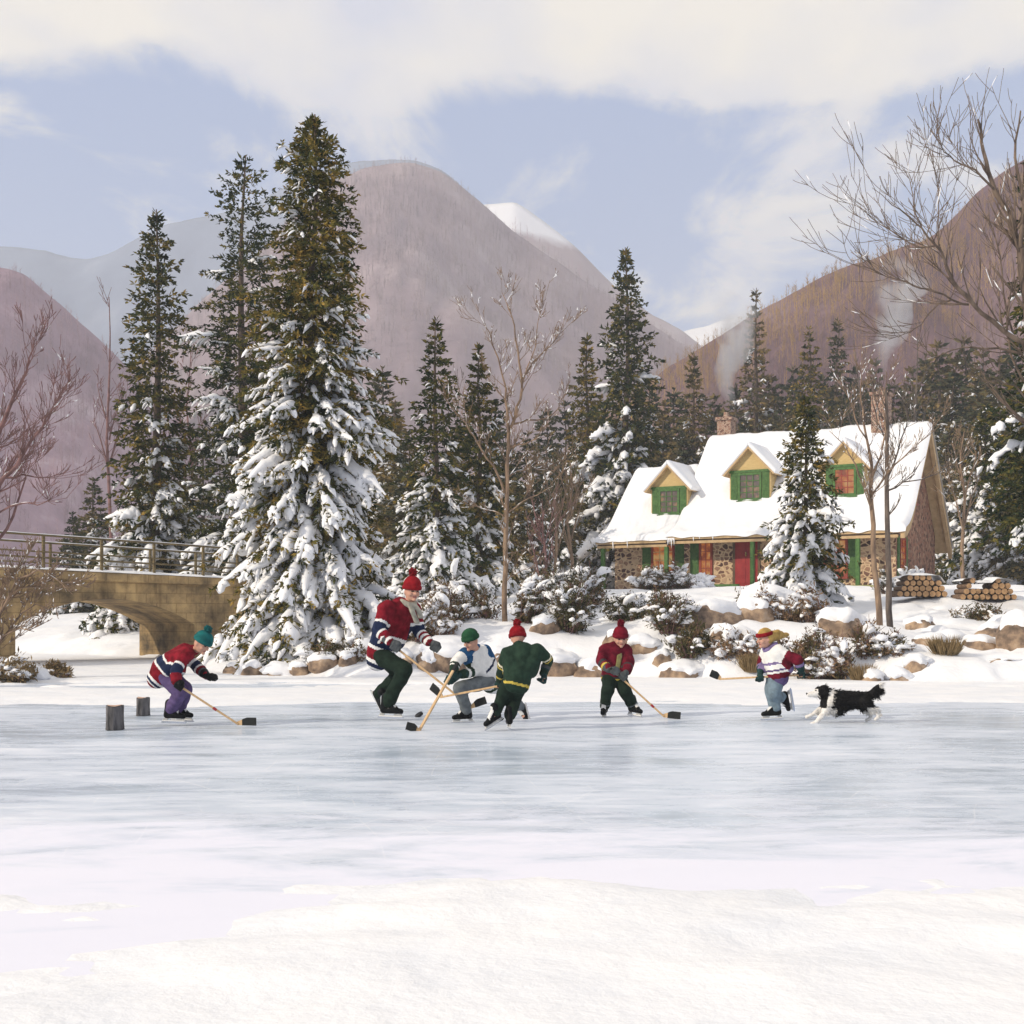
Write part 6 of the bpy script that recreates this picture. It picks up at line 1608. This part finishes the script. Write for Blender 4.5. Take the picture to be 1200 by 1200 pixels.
# -- A: tall skater
YA = 15.27
sA = dict(Y=YA, k=1.0, foot=(452, 844), hs=1.06, label='tall person in a red jersey with navy and white bands and a red bobble hat',
    face=(.50, -.85, -.10), up=(.05, 0, 1), J=dict(head=(482.5, 693, .0), neck=(476.5, 708, .02), shl=(451, 713, -.12), shr=(486, 713, .18), pel=(446, 761, .08),
    ell=(443.5, 738, -.22), wrl=(455.5, 751, -.30), hal=(463.5, 758.5, -.33), elr=(491, 741, .16), wrr=(502, 752, .02), har=(510, 759, -.02),
    hpl=(446, 770, -.03), knl=(475, 784, -.20), anl=(453, 826, -.06), hpr=(451, 768, .18), knr=(468, 790, .22), anr=(444.5, 814, .30)),
    toel=(1, -.25, -.02), solel=UPR, toer=(.45, -.1, -.9), soler=(.5, -.8, .3), gripl=(.80, .05, -.62), gripr=(.80, .05, -.62),
    jmats=('jersey_red', 'white_cloth', 'navy'), jpaint=jp(torso=[(.50, .57, 1), (.57, .76, 2), (.76, .82, 1), (1.0, 1.06, 1), (1.06, 1.14, 2), (1.14, 1.19, 1)],
        upper=[(.60, .72, 1), (.72, 9, 2)], fore=[(-9, .28, 2), (.28, .42, 1), (.92, 1.1, 1)]), hem=.12, tmats=('dark_green', 'grey_cloth'),
    tpaint=lambda i, t, c: np.where(np.abs(np.sin(c[:, 1] * 18 + c[:, 0] * 9)) < .0, 1, 0), hat='wool_red', hat_tall=1.15, scarf='grey_scarf',
    tails=[[(.02, .09, 0), (.0, .15, -.10), (-.06, .17, -.22)], [(-.03, .09, 0), (-.09, .13, -.08), (-.13, .12, -.16)]], gmats=('glove_grey', 'white_cloth'))
rA, JA, fA = person(sA)
hl, hr = JA['hal'] + fA, JA['har'] + fA
dA = (W(553, 829, YA - .40) - hl).normalized()
hockey_stick(hl - dA * .06, W(553, 829, YA - .40), W(571, 823, YA - .46), 'wooden hockey stick of the tall skater, black blade pointing at the white jersey legs')

# -- B: white and blue jersey, green cap
YB = 14.9
sB = dict(Y=YB, k=.84, foot=(548, 849), hs=1.1, label='person in a white jersey with blue shoulders and green knit cap, crouching over a stick',
    face=(-.62, -.70, -.34), J=dict(head=(552, 751, -.1), neck=(559, 762, .0), shl=(544, 767, -.08), shr=(570, 763, .16), pel=(577, 794, .22),
    ell=(534.5, 776, -.20), wrl=(531.5, 785, -.30), hal=(529.5, 791, -.36), elr=(559, 786, .0), wrr=(540, 790.5, -.22), har=(525.5, 797, -.36),
    hpl=(572, 799, .10), knl=(538, 806, -.16), anl=(547, 834, .0), hpr=(580, 800, .36), knr=(597, 815, .40), anr=(609, 829, .56)),
    toel=(-1, -.25, -.02), solel=(.0, 0, 1), toer=(.2, -.5, -.85), soler=(-.6, -.4, .35), gripl=(-.45, -.1, -.9), gripr=(-.45, -.1, -.9),
    jmats=('white_cloth', 'blue_cloth', 'navy', 'green_cloth'), jpaint=jp(torso=[(-9, -.12, 1), (.42, .48, 2), (.78, .85, 3), (.92, 1.0, 3)], upper=[(-9, .30, 1)], fore=[(-9, .25, 0), (.35, .55, 3), (.7, 9, 3)]),
    hem=.10, tmats=('grey_cloth',), hat='green_wool', pom=False, hat_tall=1.0, gmats=('glove_green', 'glove_green'))
rB, JB, fB = person(sB)
p0 = JB['hal'] + fB; p1 = JB['har'] + fB
hockey_stick(W(536, 777, YB - .33), W(490.5, 857.5, 13.85), W(476, 853.5, 13.80), 'wooden hockey stick slanting from the white jersey down to a blade near the puck')

# -- C: green jersey seen from behind
YC = 13.9
sC = dict(Y=YC, k=.82, foot=(598, 856), hs=1.12, label='person seen from behind in a dark green jersey and red bobble hat',
    face=(-.25, .93, -.22), J=dict(head=(606.5, 746, .08), neck=(607, 757, .0), shl=(594, 765, .0), shr=(633, 763, .0), pel=(606, 796, -.05),
    ell=(588.5, 783, .14), wrl=(586, 796, .28), hal=(584, 804, .36), elr=(642, 774, .12), wrr=(637.5, 788, .10), har=(635, 795.5, .08),
    hpl=(597, 802, -.03), knl=(588.5, 817, .06), anl=(580, 835.5, -.05), hpr=(609, 803, .0), knr=(603, 820, .10), anr=(597, 840, .0)),
    toel=(-.72, -.45, -.42), solel=(-.30, -.50, .8), toer=(-.1, 1, -.05), soler=(0, 0, 1), gripl=(-1, .1, .17), gripr=(-.5, .5, .3),
    jmats=('green_cloth', 'yellow_cloth', 'cream_cloth'), jpaint=jp(torso=[(1.02, 1.10, 1)], upper=[(.62, .74, 2), (.80, .88, 1)], fore=[(.55, .7, 1)]), hem=.05,
    tmats=('dark_green', 'grey_cloth'), hat='wool_red', hat_tall=1.05, gmats=('glove_green', 'glove_grey'), hat_drop=.03)
rC, JC, fC = person(sC)
pc = JC['hal'] + fC
bC = W(517, 817, YC + .55)
hockey_stick(pc - (bC - pc).normalized() * .12, bC, W(503, 807, YC + .58), 'wooden hockey stick held level by the green jersey, its black blade lifted in the air', blade_up=(-.6, 0, .8), blade_h=.075)

# -- D: maroon jersey boy
YD = 15.75
sD = dict(Y=YD, k=.88, foot=(724, 840), hs=1.06, label='small person in a maroon jersey and maroon bobble hat with an olive scarf',
    face=(.12, -.97, -.18), J=dict(head=(727, 748.5, -.06), neck=(724, 760, .0), shl=(708.5, 762, -.02), shr=(735, 762, .0), pel=(719, 788, .02),
    ell=(703.5, 775, -.12), wrl=(713, 784, -.26), hal=(720.5, 787.5, -.32), elr=(737, 778, -.12), wrr=(734.5, 787, -.22), har=(730, 792.5, -.31),
    hpl=(715, 794, .0), knl=(712, 809, -.10), anl=(708.5, 827.5, -.02), hpr=(725, 794, .02), knr=(732.5, 810, -.06), anr=(741.5, 826, .06)),
    toel=(-.22, -1, -.06), solel=UPR, toer=(.55, -.85, -.05), soler=UPR, gripl=(.72, .0, -.66), gripr=(.72, .0, -.66),
    jmats=('jersey_maroon', 'rubber', 'yellow_cloth'), jpaint=jp(torso=[(.93, 1.0, 1), (1.0, 1.07, 2), (1.07, 9, 1)], upper=[], fore=[(.0, .14, 2), (.14, .45, 1)]), hem=.07,
    tmats=('dark_green', 'grey_cloth'), tpaint=lambda i, t, c: np.where(np.isin(i, (1, 3)) & (t > .86) & (t < .94), 1, 0), hat='wool_maroon', hat_tall=1.1, scarf='olive_scarf',
    tails=[[(0, .085, 0), (.01, .14, -.10), (.03, .17, -.22), (.05, .18, -.32)]], gmats=('glove_grey', 'yellow_cloth'))
rD, JD, fD = person(sD)
dh = JD['hal'] + fD; bD = W(778, 839.5, YD - .30)
hockey_stick(dh - (bD - dh).normalized() * .08, bD, W(797.5, 841.5, YD - .34), 'wooden hockey stick of the maroon jersey, its black blade resting on the ice', red=.76)

# -- E: girl with a headscarf and a long blond ponytail
def girl_hair(root, hc, M, k):
    m = MB(); P = lambda x, y, z: Vector(hc) + M @ Vector((x * k, y * k, z * k))
    m.ball(P(0, -.012, .018), (.092 * k, .104 * k, .112 * k), 3, M)
    for a in range(7): m.caps(P(0, -.09, .04 - .008 * a), (.04 + .004 * a) * k, P(.02 * a - .02, -.12 - .045 * a, .03 - .012 * a + .015 * math.sin(a)), (.042 - .004 * abs(a - 2)) * k)
    hm = np.array(hc); Mn = np.array(M)
    me = fuse('hair', m, .011, [MAT['blond_hair']], None, 1, .010, 18, 5)
    # trim the hair off the face: push it back
    n = len(me.vertices); co = np.empty(n * 3, np.float32); me.vertices.foreach_get('co', co); co = co.reshape(-1, 3)
    d = (co - hm) @ Mn; lim = .062 * k; cut = (d[:, 2] < .05 * k) & (d[:, 1] > .0); d[cut, 1] = np.minimum(d[cut, 1], .005 * k); d[cut, 0] *= .93
    me.vertices.foreach_set('co', (d @ Mn.T + hm).astype(np.float32).ravel()); o = put('hair', me, root)
    m = MB(); m.lathe([(.094 * k, .028 * k), (.106 * k, .032 * k), (.108 * k, .055 * k), (.104 * k, .072 * k), (.094 * k, .075 * k)], 28, hc, M, 0, (.93, 1.03)); put('headband', m.mesh('headband', MAT['wool_red'], True), root)
YE = 15.1
sE = dict(Y=YE, k=.85, foot=(907, 845), hs=1.12, label='person with a red headband and long blond ponytail skating ahead of the dog',
    face=(-.90, -.34, -.22), J=dict(head=(896.5, 748, -.05), neck=(904, 759, .0), shl=(897.5, 764, .14), shr=(914, 763, -.12), pel=(911, 789, .0),
    ell=(893, 776, .22), wrl=(891.5, 786, .10), hal=(890, 793.5, .02), elr=(935, 774, -.20), wrr=(938.5, 784, -.16), har=(939, 791, -.10),
    hpl=(908, 796, .10), knl=(903, 812, .02), anl=(909, 830, .0), hpr=(911, 796, -.06), knr=(906, 815, -.04), anr=(915.5, 817, .30)),
    toel=(-1, -.12, -.04), solel=UPR, toer=(.15, -.1, -1), soler=(-1, 0, -.1), gripl=(-1, .1, -.04), gripr=(-1, .1, -.04),
    jmats=('white_cloth', 'jersey_maroon', 'purple_cloth', 'violet_scarf'), jpaint=jp(torso=[(.40, .50, 3), (.68, .76, 2), (.84, 1.05, 1), (1.05, 9, 2)], upper=[(.35, 9, 1)], fore=[(-9, .5, 1), (.5, 9, 3)]), hem=.05,
    tmats=('denim',), hair=girl_hair, brow='blond_hair', scarf='violet_scarf', tails=[[(.0, .07, 0), (.03, .08, -.10), (.06, .03, -.18)]], gmats=('glove_green', 'violet_scarf'))
rE, JE, fE = person(sE)
e0 = JE['har'] + fE; e1 = JE['hal'] + fE; dE = (e1 - e0).normalized()
bE = e1 + dE * .46
hockey_stick(e0 - dE * .10, bE, bE + dE * .13 + Vector((0, -.04, .05)), 'wooden hockey stick carried level by the girl with the headband', blade_up=(.3, -.3, 1))

# -- F: bent boy in a red jersey and purple trousers
YF = 14.5
sF = dict(Y=YF, k=.88, foot=(202, 850), hs=1.08, label='person in a teal knit cap and purple trousers bending forward beside the logs',
    face=(.78, -.40, -.50), up=(.15, 0, 1), J=dict(head=(236.5, 754, -.08), neck=(227.5, 762, .0), shl=(213, 764, .14), shr=(219, 767, -.16), pel=(190, 784, .0),
    ell=(232, 783, .12), wrl=(241.5, 791, -.02), hal=(248.5, 795.5, -.08), elr=(206, 786, -.30), wrr=(206, 798, -.34), har=(210.5, 804, -.36),
    hpl=(196, 791, .10), knl=(218, 808, .02), anl=(209, 831, .16), hpr=(194, 793, -.08), knr=(212, 812, -.16), anr=(199, 832.5, -.05)),
    toel=(1, -.20, -.03), solel=UPR, toer=(1, -.12, -.02), soler=UPR, gripl=(.4, -.2, -.3), gripr=(.80, .0, -.56),
    jmats=('jersey_red', 'white_cloth', 'navy', 'blue_cloth'), jpaint=jp(torso=[(.40, .46, 1), (.46, .66, 2), (.66, .72, 1), (1.02, 1.09, 1), (1.09, 1.16, 2), (1.16, 1.2, 1)], upper=[(.62, .74, 1), (.74, 9, 2)], fore=[(-9, .2, 2), (.2, .34, 1)]),
    hem=.12, tmats=('purple_cloth',), hat='teal_wool', pom=True, hat_tall=1.0, gmats=('black_leather', 'glove_grey'))
rF, JF, fF = person(sF)
pf = JF['har'] + fF; bF = W(279, 848.5, YF - .25)
hockey_stick(pf - (bF - pf).normalized() * .10, bF, W(301, 848.5, YF - .28), 'reddish shafted hockey stick reaching from the bent skater to the open ice', red=.62)

# ------------------------------------------------------------------ puck and log goalposts
m = MB(); m.lathe([(.050, -.017), (.0535, -.013), (.0535, .013), (.050, .017)], 24); o = m.build('hockey_puck', MAT['rubber'], None, smooth=False, bevel=0, loc=W(491, 841, 15.72) + Vector((0, 0, .035)))
o.rotation_euler = (.25, -.55, 0); tag(o, 'black rubber puck skipping over the ice by the crossed sticks', 'puck')
def stump(px, Y, w, h, seed, label):
    rnd = random.Random(seed); m = MB(); N = 22; x = (px - 600) / F * Y
    rad = [w / 2 * (1 + .07 * math.sin(3 * a + seed) + rnd.uniform(-.05, .05)) for a in np.linspace(0, 6.283, N, endpoint=False)]
    vs = []; Z = (0.0, h * .08, h * .5, h * .93, h)
    for z, q in zip(Z, (1.06, 1.03, .98, 1.0, .97)):
        for i in range(N): a = 6.283 * i / N; vs.append((rad[i] * q * math.cos(a), rad[i] * q * math.sin(a), z + .008 * math.sin(a * 2 + seed)))
    fs = [(j * N + i, j * N + (i + 1) % N, (j + 1) * N + (i + 1) % N, (j + 1) * N + i) for j in range(4) for i in range(N)] + [tuple(range(N))[::-1]]
    m.raw(vs, fs); t = tag(empty('log_stump', (x, Y, 0)), label, 'log'); m.build('bark', MAT['log_bark'], t, smooth=True)
    e = MB(); e.raw([(v[0] * .9, v[1] * .9, v[2] + .004) for v in vs[-N:]] + [(0, 0, h + .006)], [(i, (i + 1) % N, N) for i in range(N)]); e.build('cut_face', MAT['log_end'], t)
stump(134, 13.95, .185, .265, 1, 'bigger upright log on the ice serving as the nearer goalpost')
stump(167.5, 15.9, .16, .225, 2, 'smaller upright log on the ice standing farther back beside the bent skater')

# ------------------------------------------------------------------ the dog
def build_dog():
    Y = 14.9; base = W(988, HY + H * F / Y, Y); base.z = 0
    root = tag(empty('dog', base), 'black and white long haired dog with a white collar running after the girl', 'dog')
    p = lambda px, py, d=0: W(px, py, Y + d) - base
    m = MB()
    sh, rump = p(974, 822), p(1012, 821)
    m.caps(p(976, 821), .118, p(992, 820), .105); m.caps(p(992, 820), .105, p(1012, 820), .092)
    m.caps(p(972, 824), .100, p(980, 828), .10); m.caps(p(985, 825), .08, p(1000, 822), .07)
    m.caps(p(975, 816), .085, p(964, 812), .070); m.caps(p(968, 824), .07, p(972, 830), .06)     # neck and ruff
    m.ball(p(961, 810.5), (.070, .058, .062), 3); m.caps(p(957, 812), .042, p(947.5, 814), .023); m.caps(p(957, 814), .032, p(949, 815.5), .017); m.ball(p(945.2, 812.6), .012)
    for d in (-1, 1):
        m.caps(p(964, 805, d * .045), .022, p(968.5, 811, d * .068), .014); m.caps(p(964, 805, d * .045), .022, p(966, 805, d * .05), .026)
    # near and far fore legs reaching forward, hind legs thrown back
    m.caps(p(970, 828, -.07), .058, p(964, 838, -.08), .034); m.caps(p(964, 838, -.08), .034, p(957, 846, -.08), .024); m.caps(p(957, 846, -.08), .024, p(950, 849.5, -.08), .023)
    m.caps(p(970, 827, .07), .050, p(960, 832, .09), .030); m.caps(p(960, 832, .09), .030, p(951, 838, .09), .022); m.caps(p(951, 838, .09), .022, p(945.5, 840, .09), .022)
    m.caps(p(1012, 822, -.06), .078, p(1018, 829, -.08), .045); m.caps(p(1018, 829, -.08), .045, p(1027, 832.5, -.08), .024); m.caps(p(1027, 832.5, -.08), .024, p(1030, 840.5, -.08), .019); m.caps(p(1030, 840.5, -.08), .02, p(1026, 843, -.08), .019)
    m.caps(p(1011, 823, .06), .074, p(1012, 831, .08), .042); m.caps(p(1012, 831, .08), .042, p(1021, 835, .08), .024); m.caps(p(1021, 835, .08), .024, p(1020, 842, .08), .019); m.caps(p(1020, 842, .08), .02, p(1015.5, 844, .08), .019)
    m.caps(p(1014, 816), .045, p(1022, 812), .040); m.caps(p(1022, 812), .042, p(1029, 806), .038); m.caps(p(1029, 806), .038, p(1033, 801.5), .016)
    rng = random.Random(2)
    for k in range(70):   # feathering of the long coat on ruff, belly, breeches and tail
        px, py, dx, dz = rng.choice(((968, 829, .02, -.07), (975, 833, .03, -.06), (983, 831, .04, -.035), (1016, 827, .06, -.05), (1024, 812, .03, -.06), (1028, 808, .03, -.05), (968, 820, .03, -.06)))
        a = p(px + rng.uniform(-4, 4), py + rng.uniform(-2, 1), rng.uniform(-.07, .07)); m.caps(a, .018, a + Vector((dx, rng.uniform(-.02, .02), dz)), .006, 1)
    bs = np.array(base)
    def px_of(c): w = c + bs; return 600 + F * w[:, 0] / w[:, 1], HY - F * (w[:, 2] - H) / w[:, 1]
    def paint(c):
        X, Z, Yc = c[:, 0], c[:, 2], c[:, 1]
        q = lambda px, py: p(px, py)
        out = np.zeros(len(c), int)
        hx = q(957.5, 0).x
        out[(X < hx) & (Z > q(0, 822).z) & (Z < q(0, 807.5).z)] = 1                    # muzzle
        out[(np.abs(X - q(971, 0).x - .25 * (Z - q(0, 818).z)) < .028) & (Z > q(0, 836).z) & (Z < q(0, 808).z)] = 1       # collar of white fur
        out[(X < q(977, 0).x) & (Z < q(0, 829).z)] = 1                                 # chest and fore legs
        out[(X > q(1013, 0).x) & (Z < q(0, 828).z)] = 1                                # hind legs
        out[(X > q(1029.5, 0).x) & (Z > q(0, 806).z)] = 1                              # tail tip
        nose = p(945.2, 812.6); out[np.linalg.norm(c - np.array(nose), axis=1) < .017] = 0
        return out
    bo = put('body', fuse('body', m, .0095, [MAT['dog_black'], MAT['dog_white']], paint, 1, .010, 22, 4), root)
    # the long coat: strands combed towards the tail, in the colour of the skin they grow from
    g = np.random.default_rng(6); me = bo.data; k = len(me.polygons)
    c = np.empty(k * 3, np.float32); me.polygons.foreach_get('center', c); c = c.reshape(-1, 3)
    no = np.empty(k * 3, np.float32); me.polygons.foreach_get('normal', no); no = no.reshape(-1, 3)
    mi = np.empty(k, np.int32); me.polygons.foreach_get('material_index', mi)
    keep = (c[:, 2] > p(0, 838).z) & (c[:, 0] > p(956, 0).x); idx = g.choice(np.nonzero(keep)[0], 5200)
    d = no[idx] * .45 + np.array([.75, 0, -.38]) + g.normal(0, .22, (len(idx), 3)); d /= np.linalg.norm(d, axis=1, keepdims=True)
    Q = frond_quads(c[idx] - no[idx] * .004, d, .030 + .030 * g.random(len(idx)), np.full(len(idx), .008), g)
    put('coat', mesh_np('coat', Q.reshape(-1, 3), np.arange(len(Q) * 4).reshape(-1, 4), [MAT['dog_black'], MAT['dog_white']], False, mi[idx]), root)
    e = MB()
    for d in (-1, 1): e.ball(p(956, 809, d * .042), .0085)
    e.build('eye', MAT['eye_dark'], root, smooth=True)
build_dog()
